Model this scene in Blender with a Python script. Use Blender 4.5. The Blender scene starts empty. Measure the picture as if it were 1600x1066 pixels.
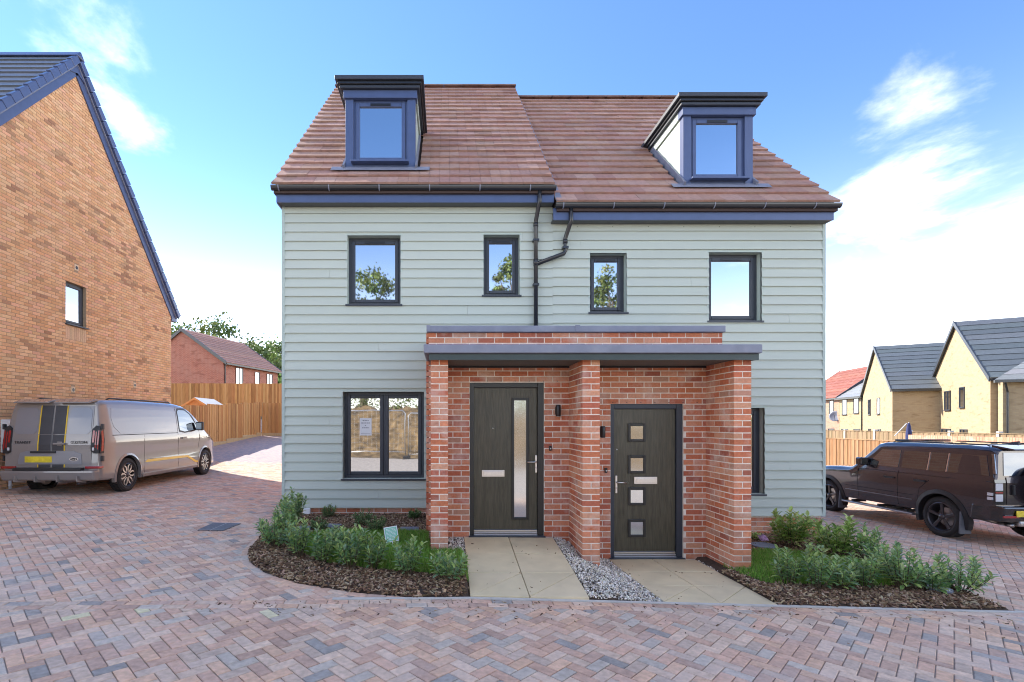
import bpy, bmesh, math, random
from mathutils import Vector, Matrix, noise
random.seed(7)
SC = bpy.context.scene
COL = SC.collection
# ---------------------------------------------------------------- camera
F, PU, PV, CAMZ = 793.0, 697.0, 660.0, 1.80      # focal length and vanishing point in photo pixels
cam_d = bpy.data.cameras.new('camera'); cam = bpy.data.objects.new('camera', cam_d); COL.objects.link(cam)
cam.location = (0, 0, CAMZ); cam.rotation_euler = (math.radians(90), 0, 0)
cam_d.sensor_width = 36.0; cam_d.lens = 36.0 * F / 1600.0
cam_d.shift_x = (800 - PU) / 1600.0; cam_d.shift_y = (PV - 533) / 1600.0
cam_d.clip_start = 0.05; cam_d.clip_end = 3000
SC.camera = cam
# ---------------------------------------------------------------- sky, sun, exposure
SUN = Vector((-1.22, 0.92, 1.0)).normalized()
SUN_EL = math.asin(SUN.z); SUN_ROT = math.atan2(SUN.x, SUN.y)
world = bpy.data.worlds.new('World'); SC.world = world; world.use_nodes = True
def build_world():
    nt = world.node_tree; nt.nodes.clear(); N = nt.nodes.new; L = nt.links.new
    out = N('ShaderNodeOutputWorld'); bg = N('ShaderNodeBackground'); bg.inputs[1].default_value = 0.15
    sky = N('ShaderNodeTexSky'); sky.sky_type = 'NISHITA'; sky.sun_disc = False
    sky.sun_elevation = SUN_EL; sky.sun_rotation = SUN_ROT
    sky.air_density = 0.9; sky.dust_density = 0.0; sky.ozone_density = 4.0
    tc = N('ShaderNodeTexCoord'); sep = N('ShaderNodeSeparateXYZ'); L(tc.outputs['Generated'], sep.inputs[0])
    def math_(op, a, b=None, clamp=False):
        m = N('ShaderNodeMath'); m.operation = op; m.use_clamp = clamp
        for i, v in enumerate((a, b)):
            if v is None: continue
            if isinstance(v, (int, float)): m.inputs[i].default_value = v
            else: L(v, m.inputs[i])
        return m.outputs[0]
    zz = math_('ADD', math_('MAXIMUM', sep.outputs[2], 0.0), 0.22)
    px = math_('DIVIDE', sep.outputs[0], zz); py = math_('DIVIDE', sep.outputs[1], zz)
    cmb = N('ShaderNodeCombineXYZ'); L(px, cmb.inputs[0]); L(py, cmb.inputs[1]); cmb.inputs[2].default_value = 3.1
    n1 = N('ShaderNodeTexNoise'); n1.inputs['Scale'].default_value = 1.7; n1.inputs['Detail'].default_value = 9
    n1.inputs['Roughness'].default_value = 0.58; n1.inputs['Distortion'].default_value = 0.25
    L(cmb.outputs[0], n1.inputs['Vector'])
    bias = None
    # cloud banks: (photo u, v, spread, weight); the rest of the dome carries scattered cloud
    def blob(d, k, w):
        d = Vector(d).normalized()
        vm = N('ShaderNodeVectorMath'); vm.operation = 'DOT_PRODUCT'; L(tc.outputs['Generated'], vm.inputs[0]); vm.inputs[1].default_value = d
        e = math_('POWER', 2.718, math_('MULTIPLY', math_('SUBTRACT', vm.outputs['Value'], 1.0), k))
        return math_('MULTIPLY', e, w)
    def pd(u, v): return ((u - PU) / F, 1.0, (PV - v) / F)
    acc = blob(pd(1450, 420), 34, 0.125)
    for u, v, k, w in ((1470, 95, 190, 0.16), (1340, 300, 150, 0.08), (230, 190, 260, 0.12), (110, 90, 260, 0.08), (700, 180, 3.0, -0.40)):
        acc = math_('ADD', acc, blob(pd(u, v), k, w))
    acc = math_('ADD', acc, blob((0.0, -1.0, 0.42), 5, -0.22))          # the windows mirror a clear sky
    f = math_('ADD', n1.outputs['Fac'], acc)
    mr = N('ShaderNodeMapRange'); mr.interpolation_type = 'SMOOTHSTEP'
    mr.inputs['From Min'].default_value = 0.37; mr.inputs['From Max'].default_value = 0.58
    L(f, mr.inputs['Value'])
    n2 = N('ShaderNodeTexNoise'); n2.inputs['Scale'].default_value = 4.2; n2.inputs['Detail'].default_value = 8; n2.inputs['Roughness'].default_value = 0.62
    L(cmb.outputs[0], n2.inputs['Vector'])
    thin = math_('MULTIPLY', mr.outputs[0], math_('MULTIPLY', math_('ADD', math_('MULTIPLY', n2.outputs['Fac'], 1.6), -0.25), 0.48))
    # bright haze towards the horizon, all the way round
    hz = math_('POWER', math_('SUBTRACT', 1.0, math_('DIVIDE', math_('MAXIMUM', sep.outputs[2], 0.0), 0.62), True), 4.4)
    cov = math_('ADD', thin, math_('MULTIPLY', hz, 0.68), True)
    blue = N('ShaderNodeMix'); blue.data_type = 'RGBA'; blue.blend_type = 'MULTIPLY'; blue.inputs[0].default_value = 1.0
    L(sky.outputs[0], blue.inputs[6]); blue.inputs[7].default_value = SKYTINT
    mx = N('ShaderNodeMix'); mx.data_type = 'RGBA'; L(cov, mx.inputs[0]); L(blue.outputs[2], mx.inputs[6]); mx.inputs[7].default_value = CLOUD
    L(mx.outputs[2], bg.inputs[0]); L(bg.outputs[0], out.inputs[0])
SKYTINT = (0.33, 0.37, 0.42, 1); CLOUD = (9.0, 8.2, 7.2, 1)
build_world()
sun_d = bpy.data.lights.new('sun', 'SUN'); sun_d.energy = 2.0; sun_d.angle = math.radians(0.6); sun_d.color = (1.0, 0.93, 0.82)
sun = bpy.data.objects.new('sun', sun_d); COL.objects.link(sun)
sun.rotation_euler = (-SUN).to_track_quat('-Z', 'Y').to_euler(); sun.location = (-20, 15, 30)
vs = SC.view_settings; vs.view_transform = 'Standard'; vs.look = 'None'; vs.gamma = 1.0; vs.use_curve_mapping = False
vs.exposure = 2.52
SC.cycles.max_bounces = 8; SC.cycles.use_denoising = True; SC.cycles.filter_width = 1.05

# ---------------------------------------------------------------- helpers
def clamp(x, a=0., b=1.): return max(a, min(b, x))
def sm(a, b, x):
    t = clamp((x - a) / (b - a)); return t * t * (3 - 2 * t)
def lerp(a, b, t): return a + (b - a) * t
def G(x, y):
    """height of the paved ground"""
    xc = clamp(x, -40, 25)
    z = .05 - .035 * xc if xc < 0 else .05 - .03 * xc
    z -= .26 * sm(5.5, 9, x) * sm(5, 9, y)
    left = sm(0, -6, x)
    z += left * .056 * max(0., min(y, 30.) - 15.)
    z += left * 1.0 * sm(28.2, 31, y) - .25 * sm(-18, -40, x)
    return z
def proj(p):
    if p[1] < .2: return None
    return PU + F * p[0] / p[1], PV - F * (p[2] - CAMZ) / p[1]
def in_view(p, m=15):
    q = proj(p)
    return q is not None and -m < q[0] < 1600 + m and -m < q[1] < 1066 + m
def at(u, v, y): return Vector(((u - PU) * y / F, y, CAMZ - (v - PV) * y / F))
def to_ground(u, v, gf=G):
    y = 6.0
    for _ in range(40):
        x = (u - PU) * y / F
        y = .5 * y + .5 * (CAMZ - gf(x, y)) * F / (v - PV)
    return Vector(((u - PU) * y / F, y, gf((u - PU) * y / F, y)))
def wl(o):
    v = Vector((0, 0, 0))
    while o is not None:
        v = v + o.location; o = o.parent
    return v
def tag(o, label=None, cat=None, group=None, kind=None):
    if label: o['label'] = label
    if cat: o['category'] = cat
    if group: o['group'] = group
    if kind: o['kind'] = kind
    return o
def empty(name, loc, label=None, cat=None, group=None, parent=None):
    o = bpy.data.objects.new(name, None); COL.objects.link(o); o.location = loc; o.empty_display_size = .2
    if parent: o.parent = parent; o.location = Vector(loc) - wl(parent)
    return tag(o, label, cat, group)
def mesh_obj(name, V, Fc, mat, parent=None, cols=None, smooth=False, local=False, bevel=0, origin=None):
    """cols: one colour for each face"""
    V = [Vector(v) for v in V]
    if local: o0 = Vector((0, 0, 0))
    elif origin is not None: o0 = Vector(origin)
    else:
        mn = [min(v[i] for v in V) for i in range(3)]; mx = [max(v[i] for v in V) for i in range(3)]
        o0 = Vector(((mn[0] + mx[0]) / 2, (mn[1] + mx[1]) / 2, mn[2]))
    me = bpy.data.meshes.new(name)
    me.from_pydata([v - o0 for v in V], [], Fc)
    if cols is not None:
        a = me.color_attributes.new('tint', 'FLOAT_COLOR', 'CORNER')
        buf = []
        for f, c in zip(Fc, cols): buf.extend((c[0], c[1], c[2], 1.0) * len(f))
        a.data.foreach_set('color', buf)
    if smooth: me.polygons.foreach_set('use_smooth', [True] * len(Fc))
    me.materials.append(mat)
    o = bpy.data.objects.new(name, me); COL.objects.link(o)
    o.location = o0
    if parent is not None:
        o.parent = parent
        if not local: o.location = o0 - wl(parent)
    if bevel:
        b = o.modifiers.new('bevel', 'BEVEL'); b.width = bevel; b.segments = 2; b.limit_method = 'ANGLE'; b.angle_limit = math.radians(40)
    return o
BOXF = [(0, 3, 2, 1), (4, 5, 6, 7), (0, 1, 5, 4), (1, 2, 6, 5), (2, 3, 7, 6), (3, 0, 4, 7)]
class MB:
    def __init__(s, M=None): s.V = []; s.F = []; s.C = []; s.M = M; s.col = None
    def add(s, V, Fc, col=None):
        n = len(s.V)
        s.V.extend([s.M @ Vector(v) for v in V] if s.M else [Vector(v) for v in V])
        s.F.extend([tuple(i + n for i in f) for f in Fc]); s.C.extend([col or s.col or (1, 1, 1)] * len(Fc)); return s
    def box(s, x0, x1, y0, y1, z0, z1, col=None):
        return s.add([(x0, y0, z0), (x1, y0, z0), (x1, y1, z0), (x0, y1, z0), (x0, y0, z1), (x1, y0, z1), (x1, y1, z1), (x0, y1, z1)], BOXF, col)
    def hexa(s, pts, col=None): return s.add(pts, BOXF, col)
    def prism(s, poly, a, b, axis='y', col=None):
        """polygon (p, q) swept from a to b along axis; y: (x,z)  x: (y,z)  z: (x,y)"""
        n = len(poly)
        mk = {'y': lambda p, t: (p[0], t, p[1]), 'x': lambda p, t: (t, p[0], p[1]), 'z': lambda p, t: (p[0], p[1], t)}[axis]
        V = [mk(p, a) for p in poly] + [mk(p, b) for p in poly]
        Fc = [tuple(range(n)), tuple(range(2 * n - 1, n - 1, -1))] + [(i, i + n, (i + 1) % n + n, (i + 1) % n) for i in range(n)]
        return s.add(V, Fc, col)
    def tube(s, pts, r, n=10, col=None, cap=True):
        pts = [Vector(p) for p in pts]; k = len(pts); V = []; Fc = []
        rs = r if isinstance(r, (list, tuple)) else [r] * k
        for i, p in enumerate(pts):
            d = (pts[min(i + 1, k - 1)] - pts[max(i - 1, 0)]).normalized()
            a = d.cross(Vector((0, 0, 1)))
            if a.length < .05: a = d.cross(Vector((0, 1, 0)))
            a.normalize(); b = d.cross(a)
            for j in range(n):
                t = 2 * math.pi * j / n; V.append(p + a * math.cos(t) * rs[i] + b * math.sin(t) * rs[i])
        for i in range(k - 1):
            for j in range(n):
                Fc.append((i * n + j, i * n + (j + 1) % n, (i + 1) * n + (j + 1) % n, (i + 1) * n + j))
        if cap: Fc.append(tuple(range(n - 1, -1, -1))); Fc.append(tuple((k - 1) * n + j for j in range(n)))
        return s.add(V, Fc, col)
    def lathe(s, prof, n=24, axis='z', c=(0, 0, 0), col=None, closed=False):
        """prof: (radius, height)"""
        V = []; Fc = []; m = len(prof)
        for i in range(n):
            t = 2 * math.pi * i / n
            for r, h in prof:
                p = (r * math.cos(t), r * math.sin(t), h)
                if axis == 'y': p = (p[0], p[2], p[1])
                if axis == 'x': p = (p[2], p[0], p[1])
                V.append((p[0] + c[0], p[1] + c[1], p[2] + c[2]))
        for i in range(n):
            for j in range(m if closed else m - 1):
                a, b = i * m + j, i * m + (j + 1) % m; c2 = ((i + 1) % n) * m + (j + 1) % m; d = ((i + 1) % n) * m + j
                Fc.append((a, d, c2, b) if axis != 'y' else (a, b, c2, d))
        return s.add(V, Fc, col)
    def build(s, name, mat, parent=None, smooth=False, bevel=0, local=False, tint=False, label=None, origin=None):
        o = mesh_obj(name, s.V, s.F, mat, parent, s.C if (tint or any(c != (1, 1, 1) for c in s.C)) else None, smooth, local, bevel, origin)
        if label: o['label'] = label
        return o
class Pieces:
    """many alike pieces: the largest in view become objects of their own, the rest one joined part"""
    def __init__(s): s.it = []
    def add(s, V, Fc, col, vis=True):
        c = Vector((0, 0, 0))
        for v in V: c += Vector(v)
        c /= len(V)
        key = (c - Vector((0, 0, CAMZ))).length if (vis and in_view(c)) else 1e6
        s.it.append((key, V, Fc, col))
    def emit(s, name, rest, mat, parent, n=300):
        s.it.sort(key=lambda t: t[0])
        for k, V, Fc, col in s.it[:n]:
            mesh_obj(name, V, Fc, mat, parent, [col] * len(Fc))
        if len(s.it) > n:
            m = MB()
            for k, V, Fc, col in s.it[n:]: m.add(V, Fc, col)
            o = m.build(rest, mat, parent, tint=True); o['kind'] = 'stuff'
def vary(c, a, rnd=random):
    k = 1 + rnd.uniform(-a, a)
    return tuple(clamp(x * k * (1 + rnd.uniform(-a, a) * .35), 0, 1) for x in c)
# ---------------------------------------------------------------- materials
def mat(name, base=(.5, .5, .5), rough=.6, tint=False, nvar=0., nscale=8., bump=0., bscale=60., metal=0., spec=.5, coat=0., stretch=None, dirt=None, ior=1.5, emit=None, leafy=0.):
    """dirt: (colour, scale, amount) worn or stained patches"""
    m = bpy.data.materials.new(name); m.use_nodes = True; nt = m.node_tree; N = nt.nodes.new; L = nt.links.new
    b = nt.nodes['Principled BSDF']
    b.inputs['Roughness'].default_value = rough; b.inputs['Metallic'].default_value = metal
    b.inputs['Specular IOR Level'].default_value = spec; b.inputs['Coat Weight'].default_value = coat; b.inputs['Coat Roughness'].default_value = .03
    b.inputs['IOR'].default_value = ior
    b.inputs['Base Color'].default_value = (*base, 1)
    tc = N('ShaderNodeTexCoord'); geo = N('ShaderNodeNewGeometry'); vec = geo.outputs['Position']
    if stretch:
        mp = N('ShaderNodeMapping'); mp.inputs['Scale'].default_value = stretch; L(vec, mp.inputs[0]); vec = mp.outputs[0]
    src = None
    if tint:
        at_ = N('ShaderNodeAttribute'); at_.attribute_name = 'tint'; src = at_.outputs['Color']
    if nvar:
        nz = N('ShaderNodeTexNoise'); nz.inputs['Scale'].default_value = nscale; nz.inputs['Detail'].default_value = 6; L(vec, nz.inputs['Vector'])
        mr = N('ShaderNodeMapRange'); mr.inputs[1].default_value = .25; mr.inputs[2].default_value = .75
        mr.inputs[3].default_value = 1 - nvar; mr.inputs[4].default_value = 1 + nvar; L(nz.outputs['Fac'], mr.inputs[0])
        mx = N('ShaderNodeMix'); mx.data_type = 'RGBA'; mx.blend_type = 'MULTIPLY'; mx.inputs[0].default_value = 1
        if src is not None: L(src, mx.inputs[6])
        else: mx.inputs[6].default_value = (*base, 1)
        L(mr.outputs[0], mx.inputs[7]); src = mx.outputs[2]
    if dirt:
        nd = N('ShaderNodeTexNoise'); nd.inputs['Scale'].default_value = dirt[1]; nd.inputs['Detail'].default_value = 8; nd.inputs['Roughness'].default_value = .65
        L(vec, nd.inputs['Vector'])
        md = N('ShaderNodeMapRange'); md.inputs[1].default_value = .5; md.inputs[2].default_value = .75; md.inputs[4].default_value = dirt[2]; L(nd.outputs['Fac'], md.inputs[0])
        mx = N('ShaderNodeMix'); mx.data_type = 'RGBA'; L(md.outputs[0], mx.inputs[0])
        if src is not None: L(src, mx.inputs[6])
        else: mx.inputs[6].default_value = (*base, 1)
        mx.inputs[7].default_value = (*dirt[0], 1); src = mx.outputs[2]
    if src is not None: L(src, b.inputs['Base Color'])
    if bump:
        nb = N('ShaderNodeTexNoise'); nb.inputs['Scale'].default_value = bscale; nb.inputs['Detail'].default_value = 5; L(vec, nb.inputs['Vector'])
        bp = N('ShaderNodeBump'); bp.inputs['Strength'].default_value = bump; bp.inputs['Distance'].default_value = .01
        L(nb.outputs['Fac'], bp.inputs['Height']); L(bp.outputs[0], b.inputs['Normal'])
    if leafy:
        tr = N('ShaderNodeBsdfTranslucent'); ms = N('ShaderNodeMixShader'); ms.inputs[0].default_value = leafy
        if src is not None: L(src, tr.inputs[0])
        L(b.outputs[0], ms.inputs[1]); L(tr.outputs[0], ms.inputs[2]); L(ms.outputs[0], nt.nodes['Material Output'].inputs[0])
    if emit:
        b.inputs['Emission Color'].default_value = (*emit[0], 1); b.inputs['Emission Strength'].default_value = emit[1]
    return m
def glass_mat(name, base, mirror, rough=.02):
    m = bpy.data.materials.new(name); m.use_nodes = True; nt = m.node_tree; N = nt.nodes.new; L = nt.links.new
    b = nt.nodes['Principled BSDF']; b.inputs['Base Color'].default_value = (*base, 1); b.inputs['Roughness'].default_value = .08
    g = N('ShaderNodeBsdfGlossy'); g.inputs['Color'].default_value = (.93, .97, 1, 1); g.inputs['Roughness'].default_value = rough
    tn = N('ShaderNodeTexNoise'); tn.inputs['Scale'].default_value = 1.3; gg = N('ShaderNodeNewGeometry'); L(gg.outputs['Position'], tn.inputs['Vector'])
    bp = N('ShaderNodeBump'); bp.inputs['Strength'].default_value = .02; bp.inputs['Distance'].default_value = .05; L(tn.outputs['Fac'], bp.inputs['Height']); L(bp.outputs[0], g.inputs['Normal'])
    mx = N('ShaderNodeMixShader'); mx.inputs[0].default_value = mirror; L(b.outputs[0], mx.inputs[1]); L(g.outputs[0], mx.inputs[2])
    L(mx.outputs[0], nt.nodes['Material Output'].inputs[0]); return m
M = {}
M['brick'] = mat('brick', rough=.85, tint=True, nvar=.16, nscale=38, bump=.35, bscale=150, dirt=((.74, .62, .54), 3.2, .6), spec=.25)
M['brick_buff'] = mat('brick_buff', rough=.9, tint=True, nvar=.12, nscale=30, bump=.3, bscale=150, spec=.2)
M['mortar'] = mat('mortar', (.80, .73, .63), .95, nvar=.15, nscale=20, spec=.1)
M['mortar_buff'] = mat('mortar_buff', (.36, .27, .18), .95, nvar=.15, nscale=20, spec=.1)
M['sage'] = mat('sage_cladding', (.45, .51, .44), .62, tint=True, nvar=.05, nscale=3, bump=.10, bscale=55, stretch=(.12, 1, 1.6), spec=.3)
M['anth'] = mat('anthracite_frame', (.034, .041, .055), .42, nvar=.06, nscale=10, spec=.5)
M['navy'] = mat('navy_fascia', (.065, .095, .20), .32, nvar=.08, nscale=6, spec=.6)
M['lead'] = mat('grey_lead', (.19, .205, .265), .5, nvar=.15, nscale=5, bump=.15, bscale=12, spec=.5, dirt=((.34, .36, .40), 3, .35))
M['gutter'] = mat('black_gutter', (.02, .022, .027), .26, spec=.6)
M['tile'] = mat('roof_tile', rough=.8, tint=True, nvar=.13, nscale=14, bump=.3, bscale=90, spec=.25, dirt=((.52, .42, .37), 2.2, .22))
M['under'] = mat('roof_underlay', (.06, .04, .035), .9)
M['soffit'] = mat('soffit', (.10, .11, .11), .6)
M['green_fascia'] = mat('dark_green_fascia', (.035, .055, .055), .4, nvar=.1)
M['glass'] = glass_mat('window_glass', (.015, .02, .03), .62)
M['steel'] = mat('brushed_steel', (.75, .74, .72), .28, metal=1., nvar=.05, nscale=40)
M['black_plastic'] = mat('black_plastic', (.012, .012, .014), .35)
M['white_plastic'] = mat('white_plastic', (.72, .73, .74), .45, nvar=.05)
M['door'] = mat('door_skin', (.078, .070, .044), .36, nvar=.35, nscale=14, bump=.5, bscale=26, stretch=(3.5, 3.5, .35), spec=.5)
M['paver'] = mat('paver', rough=.85, tint=True, nvar=.20, nscale=22, bump=.35, bscale=130, spec=.25, dirt=((.62, .52, .47), 1.3, .5))
M['joint'] = mat('joint_sand', (.36, .31, .27), .95, nvar=.3, nscale=9)
M['concrete'] = mat('concrete', (.52, .50, .46), .85, nvar=.12, nscale=9, bump=.25, bscale=60)
M['slab'] = mat('paving_slab', rough=.8, tint=True, nvar=.10, nscale=3.5, bump=.12, bscale=80, spec=.3, dirt=((.36, .30, .20), 2.2, .28))
M['iron'] = mat('cast_iron', (.17, .175, .18), .55, nvar=.25, nscale=30, metal=.3)
# ---------------------------------------------------------------- ground, paving
def axis_pts(a, b, fine0, fine1, step, coarse):
    p = []; x = a
    while x < b - 1e-6:
        p.append(x); x += step if fine0 <= x < fine1 else coarse
        if p[-1] < fine0 < x: x = fine0
    p.append(b); return p
def sheet(name, xs, ys, zf, m, parent=None, kind='structure'):
    V = [(x, y, zf(x, y)) for y in ys for x in xs]; n = len(xs)
    Fc = [(j * n + i, j * n + i + 1, (j + 1) * n + i + 1, (j + 1) * n + i) for j in range(len(ys) - 1) for i in range(n - 1)]
    o = mesh_obj(name, V, Fc, m, parent, smooth=True)
    if parent is None: o['kind'] = kind
    return o
M['earth'] = mat('rough_ground', (.16, .13, .085), .95, nvar=.35, nscale=.6, bump=.4, bscale=6, dirt=((.07, .10, .03), .35, .8))
def far_paving():
    m = mat('block_paving_far', (.35, .28, .26), .85)
    nt = m.node_tree; N = nt.nodes.new; L = nt.links.new; b = nt.nodes['Principled BSDF']
    g = N('ShaderNodeNewGeometry'); mp = N('ShaderNodeMapping'); mp.inputs['Rotation'].default_value = (0, 0, math.radians(45)); L(g.outputs['Position'], mp.inputs[0])
    br = N('ShaderNodeTexBrick'); br.inputs['Scale'].default_value = 1.0; br.inputs['Brick Width'].default_value = .2; br.inputs['Row Height'].default_value = .1
    br.inputs['Mortar Size'].default_value = .004; br.inputs['Color1'].default_value = (.46, .34, .31, 1); br.inputs['Color2'].default_value = (.30, .27, .29, 1); br.inputs['Mortar'].default_value = (.22, .19, .17, 1)
    L(mp.outputs[0], br.inputs['Vector']); L(br.outputs['Color'], b.inputs['Base Color']); return m
M['far_paving'] = far_paving()
xs = [-900, -400, -200, -120, -80] + axis_pts(-60, 60, -24, 26, 1.0, 4.0) + [80, 120, 200, 400, 900]
ys = [-500, -200, -100, -60] + axis_pts(-40, 64, -4, 34, 1.0, 4.0) + [80, 120, 200, 400, 900]
sheet('ground', xs, ys, lambda x, y: G(x, y) - .06 - (.3 if -2.4 < x < 6.0 and 5.4 < y < 17 else 0), M['earth'])
road = sheet('block_paved_road', axis_pts(-16, 14.6, -16, 14.6, .5, 1), axis_pts(-6.5, 30, -6.5, 30, .5, 1), lambda x, y: G(x, y) - .012 - (.2 if -2.3 < x < 5.9 and 5.3 < y < 16.8 else 0), M['joint'])
sheet('block_paving', axis_pts(-10, 14.6, -16, 14.6, .5, 1), axis_pts(17.4, 27.3, 0, 40, .5, 1), lambda x, y: G(x, y) + .0, M['far_paving'])

def GB(x, y):
    """height of the front gardens and door paths"""
    zl = lerp(.052 - .012 * clamp(x, -3, 2), .25, clamp((y - 5.05) / 1.75))
    zr = lerp(.05 - .028 * x, -.045, sm(5.1, 6.6, y)) - .035 * sm(4, 6, x) * sm(5.1, 6.6, y)
    return lerp(zl, zr, sm(1.45, 2.2, x))
def edge_y(x):
    """line where the road meets gardens and drives"""
    return 5.05 + (x - .25) * (.115 if x < .25 else .012)

PAL = [((.60, .39, .285), 6), ((.64, .475, .36), 6), ((.55, .42, .33), 4), ((.50, .43, .36), 3), ((.34, .31, .28), 1.4), ((.49, .33, .25), 3), ((.64, .42, .29), 3)]
def pav_col():
    t = random.uniform(0, sum(w for _, w in PAL))
    for c, w in PAL:
        t -= w
        if t <= 0: k_ = random.uniform(.9, 1.1); return tuple(q * k_ for q in c)
    return PAL[0][0]
def clip_poly(P, planes):
    for (nx, ny, d) in planes:       # keep nx*x+ny*y >= d
        Q = []
        for i in range(len(P)):
            a, b = P[i], P[(i + 1) % len(P)]
            da, db = nx * a[0] + ny * a[1] - d, nx * b[0] + ny * b[1] - d
            if da >= 0: Q.append(a)
            if (da >= 0) != (db >= 0):
                t = da / (da - db); Q.append((a[0] + (b[0] - a[0]) * t, a[1] + (b[1] - a[1]) * t))
        P = Q
        if len(P) < 3: return None
    return P
def area2(P): return sum(P[i][0] * P[(i + 1) % len(P)][1] - P[(i + 1) % len(P)][0] * P[i][1] for i in range(len(P))) / 2
def inset(P, d):
    c = (sum(p[0] for p in P) / len(P), sum(p[1] for p in P) / len(P)); out = []
    n = len(P)
    for i in range(n):
        a, b, e = P[i - 1], P[i], P[(i + 1) % n]
        d1 = Vector((b[0] - a[0], b[1] - a[1])); d2 = Vector((e[0] - b[0], e[1] - b[1]))
        if d1.length < 1e-5 or d2.length < 1e-5: out.append(b); continue
        d1.normalize(); d2.normalize()
        n1 = Vector((-d1.y, d1.x)); n2 = Vector((-d2.y, d2.x)); k = n1 + n2
        if k.length < 1e-4: out.append(b); continue
        k = k / max(.35, k.dot(n1)); out.append((b[0] + k.x * d, b[1] + k.y * d))
    return out
def block(P, gf, lift=0., joint=.0035, chamfer=.005, fine=True, thick=.02):
    """a paving block with chamfered top on polygon P"""
    if area2(P) < 0: P = P[::-1]
    if abs(area2(P)) < .0012: return None
    A = inset(P, joint); n = len(A); dz = lift + random.uniform(-.0012, .0012)
    tx, ty = random.uniform(-.008, .008), random.uniform(-.008, .008)
    cx = sum(p[0] for p in A) / n; cy = sum(p[1] for p in A) / n
    zt = lambda p: gf(p[0], p[1]) + dz + tx * (p[0] - cx) + ty * (p[1] - cy)
    if fine:
        B = inset(P, joint + chamfer)
        V = [(p[0], p[1], zt(p)) for p in B] + [(p[0], p[1], zt(p) - .004) for p in A] + [(p[0], p[1], zt(p) - thick) for p in A]
        Fc = [tuple(range(n))] + [(i + n, (i + 1) % n + n, (i + 1) % n, i) for i in range(n)] + [(i + 2 * n, (i + 1) % n + 2 * n, (i + 1) % n + n, i + n) for i in range(n)]
    else:
        V = [(p[0], p[1], zt(p)) for p in A] + [(p[0], p[1], zt(p) - thick) for p in A]
        Fc = [tuple(range(n))] + [(i + n, (i + 1) % n + n, (i + 1) % n, i) for i in range(n)]
    return V, Fc
PV_ = Pieces()
SPLATS = [to_ground(u, v) for u, v in ((118, 963), (232, 951), (206, 953), (418, 955))]
def herring(region, ox, oy, rot, x0, x1, y0, y1):
    """45 degree herringbone over a rectangle; region(cx, cy) -> None or clip planes"""
    c, s_ = math.cos(rot), math.sin(rot); w = .1
    R = int((abs(x1 - x0) + abs(y1 - y0)) / w) + 4
    mx_, my_ = (x0 + x1) / 2, (y0 + y1) / 2
    half = int(math.hypot(x1 - x0, y1 - y0) / 2 / w) + 4
    for i in range(-half, half):
        for j in range(-half, half):
            k = (i - j) % 4
            if k == 0: q = (i, j, i + 2, j + 1)
            elif k == 3: q = (i, j, i + 1, j + 2)
            else: continue
            P = []
            for (a, b) in ((q[0], q[1]), (q[2], q[1]), (q[2], q[3]), (q[0], q[3])):
                a *= w; b *= w; P.append((mx_ + ox + a * c - b * s_, my_ + oy + a * s_ + b * c))
            cx = sum(p[0] for p in P) / 4; cy = sum(p[1] for p in P) / 4
            if not (x0 - .2 < cx < x1 + .2 and y0 - .2 < cy < y1 + .2): continue
            pl = region(cx, cy)
            if pl is None: continue
            P = clip_poly(P, pl)
            if not P: continue
            bl = block(P, G, fine=cy < 9)
            col = pav_col()
            if any(math.hypot(cx - s.x, (cy - s.y)) < .085 for s in SPLATS): col = (.66, .60, .38)      # splashes of yellow mortar
            if bl: PV_.add(bl[0], bl[1], col)
def line_plane(x, off, side):
    """half plane on one side of the road edge line near x, shifted by off"""
    k = .115 if x < .25 else .012; y = edge_y(x) + off; l = math.hypot(k, 1)
    nx, ny = -k / l * side, 1 / l * side
    return (nx, ny, nx * x + ny * y)
def reg_front(cx, cy):
    if cy > edge_y(cx) + .1 or cy < 1.9: return None
    if abs(cx) > cy * 1.25 + 1.2: return None
    return [line_plane(cx, -.2, -1)]
BED_L = [(-2.72, 8.4), (-2.66, 7.6), (-2.60, 7.0), (-2.52, 6.5), (-2.34, 6.05), (-2.02, 5.66), (-1.55, 5.33), (-.95, 5.12), (-.3, 5.02)]
def in_bed_left(x, y):
    if y > 8.4: return x > -2.72
    for (x0, y0), (x1, y1) in zip(BED_L, BED_L[1:]):
        if y1 <= y <= y0: return x > lerp(x0, x1, (y0 - y) / (y0 - y1))
    return False
def reg_left(cx, cy):
    if cx > 0 or cx < -9.36 and cy < 17.5: return None
    if cx < -10 or cy < edge_y(cx) - .1: return None
    if in_bed_left(cx - .07, cy): return None
    return [line_plane(cx, 0, 1), (1, 0, -9.36)]
def bed_r_x(y): return lerp(5.74, 6.22, clamp((y - 5.1) / 3.2))
def reg_right(cx, cy):
    if cx < bed_r_x(cy) or cy < edge_y(cx) - .1: return None
    if cx > 14.5 or cy > 8.3 and cx < 6.2: return None
    return [line_plane(cx, 0, 1), (1, -.15, bed_r_x(cy) - .15 * cy + .0)]
herring(reg_front, .013, .02, math.radians(45), -6.5, 7.5, 1.8, 5.4)
herring(reg_left, .04, .05, math.radians(45), -10, -.3, 4.2, 17.4)
herring(reg_right, .0, .03, math.radians(45), 5.6, 14.5, 5.0, 15.5)
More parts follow.
